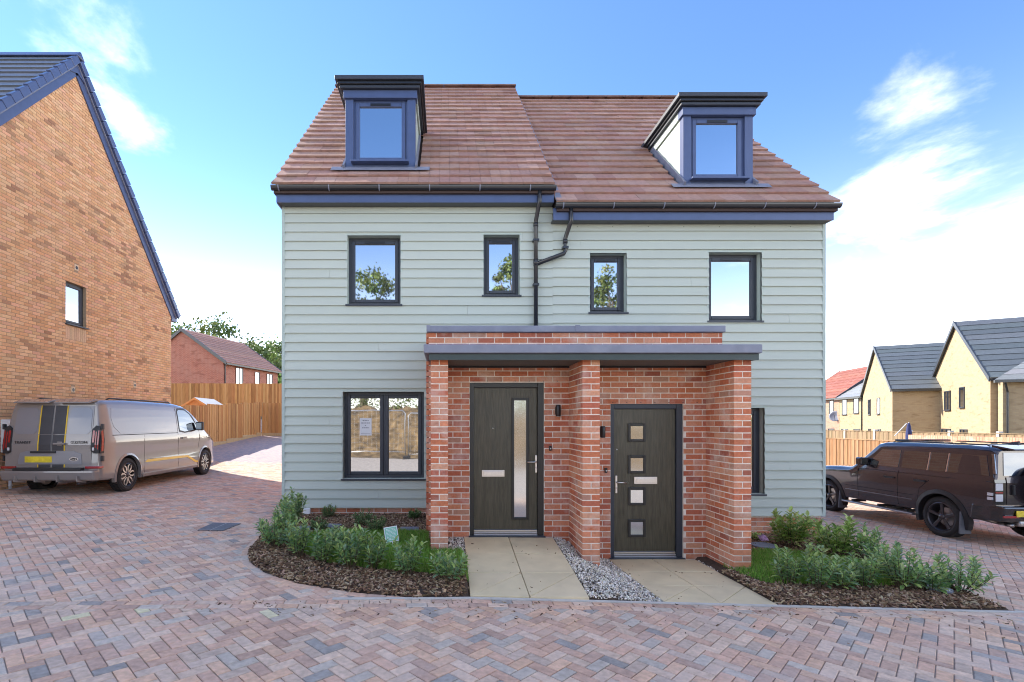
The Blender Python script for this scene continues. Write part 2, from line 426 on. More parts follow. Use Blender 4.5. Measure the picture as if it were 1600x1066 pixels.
# two stretcher courses along the edge
def run(path, w, L_, off, gf=G, lift=0.):
    """blocks laid end to end along a polyline, their near edge at distance off to its left"""
    seg = []
    tot = 0
    for a, b in zip(path, path[1:]):
        l = math.hypot(b[0] - a[0], b[1] - a[1]); seg.append((tot, l, a, b)); tot += l
    def P(t, o):
        for t0, l, a, b in seg:
            if t <= t0 + l or (t0, l, a, b) == seg[-1]:
                k = (t - t0) / l; d = ((b[0] - a[0]) / l, (b[1] - a[1]) / l)
                return (a[0] + (b[0] - a[0]) * k - d[1] * o, a[1] + (b[1] - a[1]) * k + d[0] * o)
    t = random.uniform(0, .1)
    while t + L_ <= tot:
        q = [P(t, off), P(t + L_, off), P(t + L_, off + w), P(t, off + w)]
        bl = block(q, gf, lift)
        if bl: PV_.add(bl[0], bl[1], pav_col())
        t += L_
line = [(x, edge_y(x)) for x in (-7.0, -5, -3, -1.5, 0, .25, 2, 4, 6, 8, 10)]
run(line, .1, .2, -.2); run(line, .1, .2, -.1)
run(BED_L, .1, .2, -.1, lift=.004)          # edging course around the left bed
PV_.emit('paver', 'paving_blocks', M['paver'], road, 300)
# flush concrete edging behind the courses
e = MB()
pts = [(x, edge_y(x) + .002) for x in (-1.1, -.6, 0, .25, 1, 2, 3, 4, 5, 6, 8, 10)]
for (ax, ay), (bx, by) in zip(pts, pts[1:]):
    za, zb = G(ax, ay) + .006, G(bx, by) + .006
    e.hexa([(ax, ay, za - .08), (bx, by, zb - .08), (bx, by + .045, zb - .08), (ax, ay + .045, za - .08), (ax, ay, za), (bx, by, zb), (bx, by + .045, zb), (ax, ay + .045, za)])
e.build('kerb_edging', M['concrete'])['kind'] = 'structure'
# door paths of riven slabs, front row cut on the diagonal
SLAB = [(.64, .54, .35), (.67, .58, .40), (.60, .50, .33), (.68, .60, .44)]
def door_path(name, x0, x1, y0, y1):
    p = MB().add([(x0, y0, GB(x0, y0) - .055), (x1, y0, GB(x1, y0) - .055), (x1, y1, GB(x1, y1) - .055), (x0, y1, GB(x0, y1) - .055)], [(0, 1, 2, 3)]).build(name, M['joint']); p['kind'] = 'structure'
    w = (x1 - x0) / 2; h = (y1 - y0) / 3
    for i in range(2):
        for j in range(3):
            a, b, c, d = x0 + i * w, x0 + i * w + w, y0 + j * h, y0 + j * h + h
            polys = [[(a, c), (b, c), (b, d), (a, d)]] if j else [[(a, c), (b, d), (a, d)], [(a, c), (b, c), (b, d)]]
            for q in polys:
                bl = block(q, GB, joint=.004, chamfer=.003, thick=.07)
                col = vary(SLAB[0], .02)
                mesh_obj('slab', bl[0], bl[1], M['slab'], p, [col] * len(bl[1]))
door_path('door_path', .24, 1.445, edge_y(.8) + .05, 6.84)
door_path('door_path', 2.2, 3.36, edge_y(2.8) + .05, 6.84)
# ---------------------------------------------------------------- shared building pieces
def subtract(iv, holes):
    out = [iv]
    for a, b in holes:
        nx = []
        for p, q in out:
            if b <= p or a >= q: nx.append((p, q)); continue
            if a > p: nx.append((p, a))
            if b < q: nx.append((b, q))
        out = nx
    return [(p, q) for p, q in out if q - p > .02]
RED = [((.52, .17, .085), 5), ((.58, .23, .125), 4), ((.45, .14, .08), 3), ((.60, .29, .18), 2.5), ((.48, .25, .17), 1.5), ((.38, .125, .08), 1)]
BUFF = [((.68, .40, .215), 6), ((.71, .45, .26), 5), ((.64, .355, .185), 4), ((.69, .395, .245), 3)]
def pick(pal, rnd=random):
    t = rnd.uniform(0, sum(w for _, w in pal))
    for c, w in pal:
        t -= w
        if t <= 0: return vary(c, .08, rnd)
    return pal[0][0]
def brick_geo(T, x0, x1, z0, z1, d=.03, j=.0018):
    dy = -random.uniform(0, j); a = random.uniform(-.001, .001)
    if x1 - x0 > .05: x0 += .0015; x1 -= .0015
    z0 += .0015; z1 -= .0015
    V = [(x0, dy + a, z0), (x1, dy - a, z0), (x1, dy - a, z1), (x0, dy + a, z1), (x0, d, z0), (x1, d, z0), (x1, d, z1), (x0, d, z1)]
    V = [T @ Vector(v) for v in V]
    return V, [(0, 1, 2, 3), (4, 0, 3, 7), (1, 5, 6, 2), (3, 2, 6, 7), (4, 5, 1, 0)]
def brickwork(P, T, x0, x1, z0, z1, holes=(), lim=None, pal=RED, dark=None, vis=True, d=.03, offs=0., visf=None):
    """stretcher bond on the local plane y=0, outward -y. holes: (x0,x1,z0,z1). lim(z) -> (xa, xb)"""
    n = 0; z = z0
    while z + .03 < z1:
        zt = min(z + .065, z1); x = x0 - (.1125 if n % 2 else 0) - offs
        lo, hi = (x0, x1) if lim is None else (lambda a, b: (max(x0, a), min(x1, b)))(*lim(zt))
        hs = [(h[0], h[1]) for h in holes if h[2] < zt - .01 and h[3] > z + .01]
        while x < hi:
            for a, b in subtract((max(x, lo), min(x + .215, hi)), hs):
                if b - a < .03: continue
                c = pick(pal)
                if dark:
                    q = dark((a + b) / 2, z)
                    if q: c = vary(q, .10)
                V, Fc = brick_geo(T, a, b, z, zt, d)
                ok = vis and (visf is None or visf((a + b) / 2, z))
                P.add(V, Fc, c, ok)
            x += .225
        z += .075; n += 1
I4 = Matrix.Identity(4)
def TR(x, y, z=0., rot=0.): return Matrix.Translation((x, y, z)) @ Matrix.Rotation(rot, 4, 'Z')
def window(parent, T, x0, x1, z0, z1, yf, panes=1, fr=.05, sash=.055, vent=True, sill=True, fm=None, glass=None, detail=True):
    fm = fm or M['anth']; glass = glass or M['glass']
    f = MB(T); f.box(x0, x0 + fr, yf, yf + .07, z0, z1); f.box(x1 - fr, x1, yf, yf + .07, z0, z1)
    f.box(x0 + fr, x1 - fr, yf, yf + .07, z1 - fr, z1); f.box(x0 + fr, x1 - fr, yf, yf + .07, z0, z0 + fr)
    w = (x1 - x0 - 2 * fr) / panes
    for k in range(1, panes): f.box(x0 + fr + k * w - .018, x0 + fr + k * w + .018, yf, yf + .07, z0 + fr, z1 - fr)
    o = f.build('window', fm, parent, bevel=.004 if detail else 0)
    for k in range(panes):
        a, b = x0 + fr + k * w + (.018 if k else 0), x0 + fr + (k + 1) * w - (.018 if k < panes - 1 else 0)
        c, e = z0 + fr, z1 - fr
        if detail:
            s = MB(T)
            for (p, q, r, t) in ((a, a + sash, c, e), (b - sash, b, c, e), (a + sash, b - sash, e - sash, e), (a + sash, b - sash, c, c + sash)):
                s.box(p + .001, q - .001, yf - .014, yf + .05, r + .001, t - .001)
            s.build('sash', fm, o, bevel=.006)
            g = MB(T).box(a + sash - .004, b - sash + .004, yf + .016, yf + .024, c + sash - .004, e - sash + .004)
            if vent and k == 0:
                m_ = (a + b) / 2; l = min(.17, (b - a) * .3)
                MB(T).box(m_ - l, m_ + l, yf - .024, yf - .012, e - sash * .85, e - sash * .25).build('trickle_vent', M['black_plastic'], o)
        else: g = MB(T).box(a, b, yf + .03, yf + .038, c, e)
        g.build('pane', glass, o)
    if sill: MB(T).box(x0 - .03, x1 + .03, yf - .155 if detail else yf - .07, yf + .02, z0 - .032, z0 - .002).build('sill', fm, o, bevel=.004 if detail else 0)
    return o
# ---------------------------------------------------------------- the pair of houses
def brick_tex(name, c1, c2, mortar):
    m = mat(name, c1, .9); nt = m.node_tree; N = nt.nodes.new; L = nt.links.new; b = nt.nodes['Principled BSDF']
    ge = N('ShaderNodeNewGeometry')
    # brick courses follow each wall: along = dot(position, horizontal tangent)
    cr = N('ShaderNodeVectorMath'); cr.operation = 'CROSS_PRODUCT'; cr.inputs[0].default_value = (0, 0, 1); L(ge.outputs['True Normal'], cr.inputs[1])
    dt = N('ShaderNodeVectorMath'); dt.operation = 'DOT_PRODUCT'; L(ge.outputs['Position'], dt.inputs[0]); L(cr.outputs[0], dt.inputs[1])
    sp = N('ShaderNodeSeparateXYZ'); L(ge.outputs['Position'], sp.inputs[0]); cb = N('ShaderNodeCombineXYZ'); L(dt.outputs['Value'], cb.inputs[0]); L(sp.outputs[2], cb.inputs[1])
    br = N('ShaderNodeTexBrick'); br.inputs['Scale'].default_value = 1; br.inputs['Brick Width'].default_value = .225; br.inputs['Row Height'].default_value = .075; br.inputs['Mortar Size'].default_value = .005
    br.inputs['Color1'].default_value = (*c1, 1); br.inputs['Color2'].default_value = (*c2, 1); br.inputs['Mortar'].default_value = (*mortar, 1); br.inputs['Bias'].default_value = -.2
    L(cb.outputs[0], br.inputs['Vector'])
    nz = N('ShaderNodeTexNoise'); nz.inputs['Scale'].default_value = 1.6; nz.inputs['Detail'].default_value = 6; mp = N('ShaderNodeMapping'); mp.inputs['Scale'].default_value = (1, 1, 3.5); L(ge.outputs['Position'], mp.inputs[0]); L(mp.outputs[0], nz.inputs['Vector'])
    mr = N('ShaderNodeMapRange'); mr.inputs[1].default_value = .55; mr.inputs[2].default_value = .68; mr.inputs[3].default_value = 0; mr.inputs[4].default_value = .55; L(nz.outputs['Fac'], mr.inputs[0])
    mx = N('ShaderNodeMix'); mx.data_type = 'RGBA'; L(mr.outputs[0], mx.inputs[0]); L(br.outputs['Color'], mx.inputs[6]); mx.inputs[7].default_value = (c2[0] * .6, c2[1] * .55, c2[2] * .5, 1)
    L(mx.outputs[2], b.inputs['Base Color']); return m
M['flank'] = brick_tex('flank_brick', (.40, .20, .12), (.34, .16, .10), (.42, .34, .26))
WY = 8.30; XL, XM, XR = -2.66, 1.74, 6.17
house = empty('semi_detached_house', (1.75, WY, 0), 'pair of sage green clad semi-detached houses with red brick porch and two dormers', 'house')
DZ = -.28
Wn = [(-1.612, -.743, 3.73, 4.852, 1), (.611, 1.2, 3.88, 4.865, 1), (2.349, 2.947, 3.60, 4.563, 1), (4.289, 5.153, 3.46, 4.576, 1), (-1.688, -.36, .88, 2.30, 2), (3.874, 5.20, .63, 2.035, 2)]
core = MB()
core.box(XL, XM, WY + .2, 17.0, -.3, 5.40); core.box(XM + .001, XR, WY + .2, 17.0, -.5, 5.12)
core.build('wall', M['flank'], house)
# weatherboards
def clad(x0, x1, z0, z1, holes, joints):
    k = 0; z = z0
    while z < z1 - .02:
        a, b = z, min(z + .15, z1); cuts = sorted(set([x0, x1] + ([joints[(k // 4) % 4]] if k % 4 == 1 else [])))
        for p, q in zip(cuts, cuts[1:]):
            col = vary((.46, .51, .455), .012)
            def piece(p_, q_, za, zb):
                m = MB(); m.col = col
                ya = lambda zz: WY - .028 + .024 * (zz - a) / .15
                m.hexa([(p_, ya(za), za), (q_, ya(za), za), (q_, WY + .02, za), (p_, WY + .02, za), (p_, ya(zb), zb), (q_, ya(zb), zb), (q_, WY + .02, zb), (p_, WY + .02, zb)])
                m.build('cladding_board', M['sage'], clad_part, tint=True)
            hs = [h for h in holes if h[0] < q and h[1] > p and h[2] < b - .004 and h[3] > a + .004]
            pp, qq = p + (.0012 if p > x0 else 0), q - (.0012 if q < x1 else 0)
            for s0, s1 in subtract((pp, qq), [(h[0], h[1]) for h in hs]): piece(s0, s1, a, b)
            for h in hs:
                s0, s1 = max(h[0], pp), min(h[1], qq)
                if s1 - s0 < .01: continue
                if h[2] - a > .006: piece(s0, s1, a, h[2])
                if b - h[3] > .006: piece(s0, s1, h[3], b)
        z += .15; k += 1
holes = [(w[0], w[1], w[2], w[3]) for w in Wn] + [(-.23, 3.73, -1, 3.02)]
clad_part = MB().box(XL + .02, XR - .02, WY + .03, WY + .19, .28, .30, (.40, .475, .44)).build('cladding', M['sage'], house, tint=True)
MB().box(XL - .02, XL + .028, WY - .026, WY + .2, .405, 5.32, (.40, .475, .44)).build('corner_trim', M['sage'], clad_part, tint=True)
MB().box(XR - .028, XR + .02, WY - .026, WY + .2, .265, 5.04, (.40, .475, .44)).build('corner_trim', M['sage'], clad_part, tint=True)
clad(XL + .028, XM, .408, 5.315, holes, (-1.1, .35, -1.9, 1.25))
clad(XM, XR - .028, .272, 5.038, holes, (2.9, 5.6, 4.0, 2.2))
# nail heads under the eaves
nl = MB()
for i in range(15):
    x = -2.5 + i * .58
    if not (1.65 < x < 1.8): nl.lathe([(0, 0), (.007, 0), (.007, .004)], 8, 'y', (x, WY - .018, 5.262 if x < XM else 4.99))
nl.build('nail_heads', M['gutter'], house)['kind'] = 'stuff'
# reveals and windows
for (a, b, c, d, n) in Wn:
    rev = MB(); rev.col = (.42, .50, .45)
    rev.box(a - .03, a, WY - .012, WY + .2, c - .03, d + .03); rev.box(b, b + .03, WY - .012, WY + .2, c - .03, d + .03)
    rev.box(a, b, WY - .012, WY + .2, d, d + .03); rev.box(a, b, WY + .01, WY + .2, c - .03, c)
    w_ = window(house, I4, a, b, c, d, WY + .12, n); rev.build('window_reveal', M['sage'], w_, tint=True)
# brick plinth and porch
PB = Pieces()
TP = TR(0, WY + .02)
brickwork(PB, TP, XL + .02, -.24, -.05, .40, vis=True)
brickwork(PB, TP, 3.74, XR - .02, -.35, .265)
MB().box(XL + .02, -.24, WY + .0245, WY + .22, -.25, .404).build('plinth', M['mortar'], house)
MB().box(3.74, XR - .02, WY + .0245, WY + .22, -.5, .268).build('plinth', M['mortar'], house)
DY, PY = 6.87, 6.20                    # door wall, front of the piers
PX0, PX1 = -.24, 3.74
DL = (.32, 1.326, .253, 2.337); DR = (2.227, 3.213, -.046, 2.05)
piers = [(-.19, .025), (1.665, 1.88), (3.515, 3.73)]
zb = -.125
def vis_wall(x, z): return not any(a + .0 < x < b for a, b in piers) or z > 2.7
brickwork(PB, TR(0, DY), PX0, PX1, zb, 3.01, [(DL[0], DL[1], -1, DL[3]), (DR[0], DR[1], -1, DR[3])], visf=vis_wall)
pw = MB()
for a, b, c, d in ((PX0, DL[0], -.4, 3.01), (DL[1], DR[0], -.4, 3.01), (DR[1], PX1, -.4, 3.01), (DL[0], DL[1], DL[3], 3.01), (DR[0], DR[1], DR[3], 3.01)):
    pw.box(a + (.006 if a == PX0 else 0), b - (.006 if b == PX1 else 0), DY + .003, DY + .2, c, d)
pw.box(PX0 + .006, PX0 + .2, DY + .2, WY + .19, -.4, 3.01).box(PX1 - .2, PX1 - .006, DY + .2, WY + .19, -.4, 3.01)
brickwork(PB, Matrix(((0, -1, 0, PX0), (-1, 0, 0, WY), (0, 0, 1, 0), (0, 0, 0, 1))), 0, WY - DY - .035, zb, 3.01, vis=False)
brickwork(PB, Matrix(((0, -1, 0, PX1), (1, 0, 0, DY + .035), (0, 0, 1, 0), (0, 0, 0, 1))), 0, WY - DY - .035, zb, 3.01, vis=False)
CT = 2.56                               # top of the piers
for k, (a, b) in enumerate(piers):
    pw.box(a + .003, b - .003, PY + .003, DY + .002, -.5, CT)
    z = zb; n = 0
    while z < CT - .02:
        zt = min(z + .065, CT); dep = .215 if n % 2 else .1025
        parts = [(a, b)] if n % 2 == 0 else [(a, a + .1025), (b - .1025, b)]
        for p, q in parts:
            V, Fc = brick_geo(TR(0, PY), p, q, z, zt, dep); PB.add(V, Fc, pick(RED))
        y = PY + dep + .01
        while y < DY - .02:
            ye = min(y + .215, DY - .002)
            for side, xx in ((-1, a), (1, b)):
                T = Matrix(((0, -side, 0, xx), (side, 0, 0, 0), (0, 0, 1, 0), (0, 0, 0, 1)))
                V, Fc = brick_geo(T, *(sorted((side * y, side * ye))), z, zt, .03)
                PB.add(V, Fc, pick(RED), vis=(side == -1 and k > 0))
            y += .225
        z += .075; n += 1
porch = pw.build('porch', M['mortar'], house)
PB.emit('brick', 'brickwork', M['brick'], porch, 300)
# porch roofs
rf = MB().box(PX0 - .02, PX1 + .02, DY - .055, WY - .024, 3.012, 3.10)
rf.build('porch_roof', M['lead'], house, bevel=.012)
seam = MB().box(1.735, 1.80, DY - .06, DY - .05, 3.015, 3.106).box(PX0 - .024, PX0 + .03, DY - .06, DY + .1, 3.016, 3.105)
seam.build('lead_seam', M['lead'], house, bevel=.004)
cn = MB().box(-.266, 3.757, 6.02, DY - .003, 2.622, 2.727)
can = cn.build('porch_canopy', M['lead'], house, bevel=.012)
MB().box(-.205, 3.745, 6.075, 6.10, 2.548, 2.619).box(-.205, -.18, 6.101, DY - .006, 2.552, 2.619).box(3.72, 3.745, 6.101, DY - .006, 2.552, 2.619).build('canopy_fascia', M['green_fascia'], can)
MB().box(-.178, 3.718, 6.102, DY - .008, 2.562, 2.60).build('canopy_soffit', M['soffit'], can)
MB().box(-.18, 3.72, DY - .02, DY - .006, 2.535, 2.5605).build('canopy_trim', M['gutter'], can)
wm = MB()
for i in range(9): wm.box(.36 + i * .19, .372 + i * .19, DY - .004, DY + .01, 2.352, 2.362)
for i in range(9): wm.box(2.25 + i * .19, 2.262 + i * .19, DY - .004, DY + .01, 2.065, 2.075)
wm.build('weep_vents', M['black_plastic'], house)['kind'] = 'stuff'
# doors
M['door_panel'] = mat('door_trim', (.030, .030, .027), .35)
def frost():
    m = glass_mat('door_glass', (.16, .17, .16), .6, .10); return m
M['door_glass'] = frost()
def door(x0, x1, z0, z1, kind):
    y = DY + .06
    lx0, lx1, lz0, lz1 = x0 + .06, x1 - (.085 if kind == 'slot' else .085), z0 + .085, z1 - .07
    leaf = MB().box(lx0, lx1, y, y + .045, lz0, lz1).build('door', M['door'], house, bevel=.003)
    fr = MB().box(x0, lx0 - .003, y - .035, y + .07, z0, z1).box(lx1 + .003, x1, y - .035, y + .07, z0, z1).box(lx0 - .003, lx1 + .003, y - .035, y + .07, lz1 + .003, z1)
    fr.build('door_frame', M['door_panel'] if kind == 'slot' else M['anth'], leaf, bevel=.006)
    MB().box(x0 - .015, x1 + .015, y - .09, y + .08, z0 - .025, z0 + .012).build('door_sill', M['anth'], leaf)
    th = MB().box(lx0, lx1, y - .035, y + .05, z0 + .012, z0 + .028).box(lx0, lx1, y - .022, y + .05, z0 + .034, z0 + .05).box(lx0, lx1, y - .010, y + .05, z0 + .056, z0 + .081)
    th.build('threshold', M['steel'], leaf, bevel=.002)
    def light(a, b, c, d):
        w = .036
        g = MB()
        for (p, q, r, t) in ((a, a + w, c, d), (b - w, b, c, d), (a + w, b - w, d - w, d), (a + w, b - w, c, c + w)): g.box(p, q, y - .018, y + .002, r, t)
        o = g.build('glazing_bead', M['door_panel'], leaf, bevel=.006)
        MB().box(a + w - .003, b - w + .003, y - .006, y + .001, c + w - .003, d - w + .003).build('door_pane', M['door_glass'], leaf)
    def px(u, v): p = at(u, v, y); return p.x, p.z
    if kind == 'slot':
        a = px(799.2, 621.8); b = px(826, 812); light(a[0], b[0], b[1], a[1])
        lp = px(752.7, 734.5) + px(788.2, 745); hx, hz = px(837.6, 725); s = -1; pe = px(770, 669.5)
    else:
        for t, b_ in ((661.8, 690.4), (711.7, 739.9), (761.6, 789.8), (811.5, 839.3)):
            a = px(980.9, t); b = px(1008.7, b_); light(a[0], b[0], b[1], a[1])
        lp = px(990.5, 745.2) + px(1026.5, 756.3); hx, hz = px(962.7, 757); s = 1; pe = px(963.7, 702.5)
    L_ = MB().box(lp[0], lp[2], y - .012, y, lp[3], lp[1]).build('letter_plate', M['steel'], leaf, bevel=.004)
    MB().box(lp[0] + .025, lp[2] - .025, y - .018, y - .011, lp[3] + .02, lp[1] - .02).build('letter_flap', M['steel'], leaf, bevel=.003)
    h = MB().box(hx - .014, hx + .014, y - .012, y, hz - .12, hz + .12)
    h.build('handle_plate', M['steel'], leaf, bevel=.005)
    MB().tube([(hx, y - .005, hz + .03), (hx, y - .055, hz + .03), (hx + s * .02, y - .06, hz + .03), (hx + s * .125, y - .055, hz + .027)], .0095, 10).lathe([(0, -.02), (.011, -.02), (.011, 0)], 12, 'y', (hx, y, hz - .05)).build('handle', M['steel'], leaf, smooth=True)
    MB().lathe([(0, -.006), (.009, -.006), (.011, 0)], 14, 'y', (pe[0], y, pe[1])).build('peephole', M['steel'], leaf, smooth=True)
    return leaf
door(*DL, 'slot')['label'] = 'dark door with tall narrow glass slot'
door(*DR, 'four')['label'] = 'dark door with four small square panes'
def wall_lamp(u0, u1, v0, v1):
    a, b = at(u0, v0, DY - .06), at(u1, v1, DY - .06); x = (a.x + b.x) / 2
    l = MB().lathe([(0, b.z), (.03, b.z), (.034, b.z + .01), (.034, a.z - .01), (.03, a.z), (0, a.z)], 20, 'z', (x, DY - .07, 0)).build('wall_lamp', M['black_plastic'], house, smooth=True)
    MB().box(x - .03, x + .03, DY - .04, DY + .003, (a.z + b.z) / 2 - .05, (a.z + b.z) / 2 + .05).build('lamp_bracket', M['black_plastic'], l)
    MB().lathe([(0, b.z - .003), (.022, b.z - .003), (.024, b.z + .002)], 16, 'z', (x, DY - .07, 0)).build('lamp_lens', M['white_plastic'], l)
wall_lamp(868, 876, 633, 651); wall_lamp(937.5, 945.5, 666, 684)
for u, v in ((859.6, 700.5), (946.5, 735)):
    p = at(u, v, DY)
    d = MB().box(p.x - .018, p.x + .018, DY - .024, DY + .002, p.z - .033, p.z + .033).build('door_bell', M['black_plastic'], house, bevel=.006)
    MB().lathe([(0, -.006), (.008, -.006), (.009, 0)], 12, 'y', (p.x, DY - .024, p.z - .005)).build('bell_button', M['white_plastic'], d)
# ---------------------------------------------------------------- roofs
EY, EZ, RY, RZ = 8.03, 5.555, 12.70, 10.16
SL = math.hypot(RY - EY, RZ - EZ); dY, dZ_ = (RY - EY) / SL, (RZ - EZ) / SL
TILE = [((.37, .225, .18), 5), ((.355, .21, .167), 4), ((.39, .245, .20), 3), ((.34, .197, .16), 2)]
PT = {}
dorm = [(-1.684, -.513), (3.963, 5.13)]
def roof(x0, x1, dz, flat, name, parts_n):
    b = MB()
    b.prism([(EY + .02, EZ + dz - .03), (RY, RZ + dz - .035), (17.3, EZ + dz - .03), (17.3, EZ + dz - .12), (EY + .02, EZ + dz - .12)], x0 + .02, x1 - .02, 'x')
    r = b.build(name, M['under'], house)
    tiles = Pieces(); g = SL / 21; W = .1655
    for c in range(21):
        s0 = c * g
        if c == 0: s0 = -.02
        x = x0 - (W if c % 2 else 0)
        cuts = []
        while x < x1 - .01:
            m = MB(); col = pick(TILE)
            dd = random.uniform(-.002, .003)
            for h in range(2):
                a, q = max(x + h * W, x0) + .0015, min(x + h * W + W, x1) - .0015
                if q - a < .03: continue
                mid = (a + q) / 2; ym = EY + dY * (s0 + g / 2)
                if flat[0] - .03 < mid < flat[1] + .03 and 8.50 < ym < 9.85: continue
                t0, t1 = .052 + dd, .014 + dd; s1 = (c + 1) * g + .02
                if c == 20: s1 = SL
                def pt(xx, s, n): return (xx, EY + dY * s - dZ_ * n, EZ + dz + dZ_ * s + dY * n)
                m.hexa([pt(a, s0, t0 - .034), pt(q, s0, t0 - .034), pt(q, s1, t1 - .02), pt(a, s1, t1 - .02), pt(a, s0, t0), pt(q, s0, t0), pt(q, s1, t1), pt(a, s1, t1)], vary(col, .05))
            if m.V: tiles.add(m.V, m.F, col)
            x += 2 * W
    tiles.emit('roof_tile', 'roof_tiles', M['tile'], r, parts_n)
    # the far slope and the ridge
    MB().add([(x0, RY, RZ + dz), (x1, RY, RZ + dz), (x1, 17.35, EZ + dz), (x0, 17.35, EZ + dz)], [(0, 3, 2, 1)], (.33, .19, .15)).build('back_slope', M['tile'], r, tint=True)
    x = x0
    while x < x1 - .05:
        e = min(x + .45, x1)
        V = []; n = 7
        for xx in (x + .002, e - .002):
            for i in range(n):
                t = math.pi * i / (n - 1); V.append((xx, RY - .12 * math.cos(t), RZ + dz - .005 + .085 * math.sin(t)))
        m = MB().add(V, [(i, i + 1, n + i + 1, n + i) for i in range(n - 1)] + [tuple(range(n - 1, -1, -1)), tuple(range(n, 2 * n))], vary((.17, .105, .09), .08))
        m.build('ridge_tile', M['tile'], r, tint=True); x = e
    # eaves: fascia, soffit, gutter, brackets
    fx0, fx1 = (x0 + .045, x1 - .01) if x0 < 0 else (x0 - .03, x1 - .045)
    MB().box(fx0, fx1, 8.10, 8.125, 5.31 + dz, 5.50 + dz).build('fascia', M['navy'], house, bevel=.003)
    MB().box(fx0, fx1, 8.126, WY + .19, 5.317 + dz, 5.345 + dz).build('soffit', M['soffit'], house)
    if x0 < 0: MB().box(fx0, fx0 + .02, 8.126, 8.40, 5.30 + dz, 5.316 + dz).build('soffit_end', M['navy'], house)
    gx0, gx1 = x0 - .01, x1 + .005
    V = []; n = 9
    for xx in (gx0, gx1):
        for k, rr in enumerate((.058, .052)):
            for i in range(n):
                t = math.pi * i / (n - 1); V.append((xx, 8.04 - rr * math.cos(t), 5.538 + dz - rr * 1.15 * math.sin(t)))
    Fc = []
    for i in range(n - 1): Fc += [(i, 2 * n + i, 2 * n + i + 1, i + 1), (n + i, n + i + 1, 3 * n + i + 1, 3 * n + i)]
    Fc += [(0, n, 3 * n, 2 * n), (n - 1, 3 * n - 1, 4 * n - 1, 2 * n - 1), tuple(range(n)), tuple(range(3 * n - 1, 2 * n - 1, -1))]
    gt = MB().add(V, Fc).build('gutter', M['gutter'], house, smooth=False)
    x = gx0 + .12
    while x < gx1:
        br = MB()
        P = [(x, 8.04 - .061 * math.cos(math.pi * i / 10), 5.539 + dz - .07 * math.sin(math.pi * i / 10)) for i in range(8)]
        br.tube(P, .009, 6).build('gutter_bracket', M['lead'], gt); x += .795
    return r
roof(-2.755, XM - .005, 0, dorm[0], 'roof', 150)
roof(XM + .002, 6.235, DZ, dorm[1], 'roof', 150)
# gable triangles at both flanks, the step between the roofs and its flashing
gb = MB()
for xa, xb, dz in ((XL, XL + .2, 0), (XR - .2, XR, DZ)):
    gb.prism([(WY + .2, 5.35 + dz), (RY, RZ + dz - .06), (17.0, 5.35 + dz)], xa, xb, 'x')
gb.build('gable', M['flank'], house)
st = MB()
def slope_strip(m, xa, xb, s0, s1, n0, n1, dz):
    def pt(xx, s, n): return (xx, EY + dY * s - dZ_ * n, EZ + dz + dZ_ * s + dY * n)
    m.hexa([pt(xa, s0, n0), pt(xb, s0, n0), pt(xb, s1, n0), pt(xa, s1, n0), pt(xa, s0, n1), pt(xb, s0, n1), pt(xb, s1, n1), pt(xa, s1, n1)])
slope_strip(st, XM - .004, XM + .10, -.02, SL - .1, .035, .042, DZ)
st.build('step_flashing', M['lead'], house)
fs = MB(); slope_strip(fs, XM - .03, XM + .001, -.02, SL, -.25, -.012, 0); fs.build('step_cheek', M['tile'], house, tint=True).data.color_attributes['tint'].data.foreach_set('color', [.30, .17, .14, 1] * 24)
# ---------------------------------------------------------------- dormers
def dormer(x0, x1, dz):
    y = 8.485; zb_, zf0, zf1, zt = 5.94 + dz, 7.20 + dz, 7.33 + dz, 7.50 + dz
    d = MB()
    d.box(x0, x0 + .135, y, y + .12, zb_, zf0).box(x1 - .135, x1, y, y + .12, zb_, zf0)
    d.box(x0 + .135, x1 - .135, y + .012, y + .12, zb_, zb_ + .20)
    o = d.build('dormer', M['navy'], house, bevel=.004)
    MB().box(x0 - .03, x1 + .03, y - .04, y + .13, zf0 + .001, zf1).build('dormer_frieze', M['navy'], o, bevel=.004)
    window(o, I4, x0 + .135, x1 - .135, zb_ + .205, zf0 - .003, y + .045, 1, fr=.035, sash=.065, fm=M['navy'])
    for k, (ov, a, b) in enumerate(((.075, .002, .05), (.105, .052, .10), (.145, .102, .168))):
        MB().box(x0 - ov, x1 + ov, y - ov - .02, 9.95 + .04 * k, zf1 + a, zf1 + b).build('cornice', M['gutter'] if k == 1 else M['anth'], o, bevel=.006)
    for xa, xb, side in ((x0 + .002, x0 + .03, -1), (x1 - .03, x1 - .002, 1)):
        c = MB(); c.col = (.44, .50, .44)
        c.prism([(y + .12, zb_ + .1), (y + .12, zf0 + .12), (9.93, zf0 + .12)], xa, xb, 'x').build('dormer_cheek', M['sage'], o, tint=True)
        e = x0 - .028 if side < 0 else x1 + .004
        MB().box(e, e + .024, y + .131, 9.8, zf0 + .003, zf1 - .002).build('cheek_trim', M['sage'], o, tint=True).data.color_attributes['tint'].data.foreach_set('color', [.46, .52, .47, 1] * 24)
        f = MB(); sA, sB = (y - EY) / dY - .05, (9.8 - EY) / dY
        xx = x0 - .03 if side < 0 else x1
        slope_strip(f, xx - (.0 if side < 0 else .0), xx + .03, sA, sB, .0, .115, dz); f.build('cheek_flashing', M['lead'], o)
    f = MB(); slope_strip(f, x0 - .22, x1 + .24, (y - EY) / dY - .13, (y - EY) / dY + .02, .054, .060, dz); f.build('apron_flashing', M['lead'], o, bevel=.002)
dormer(*dorm[0], 0); dormer(*dorm[1], DZ)
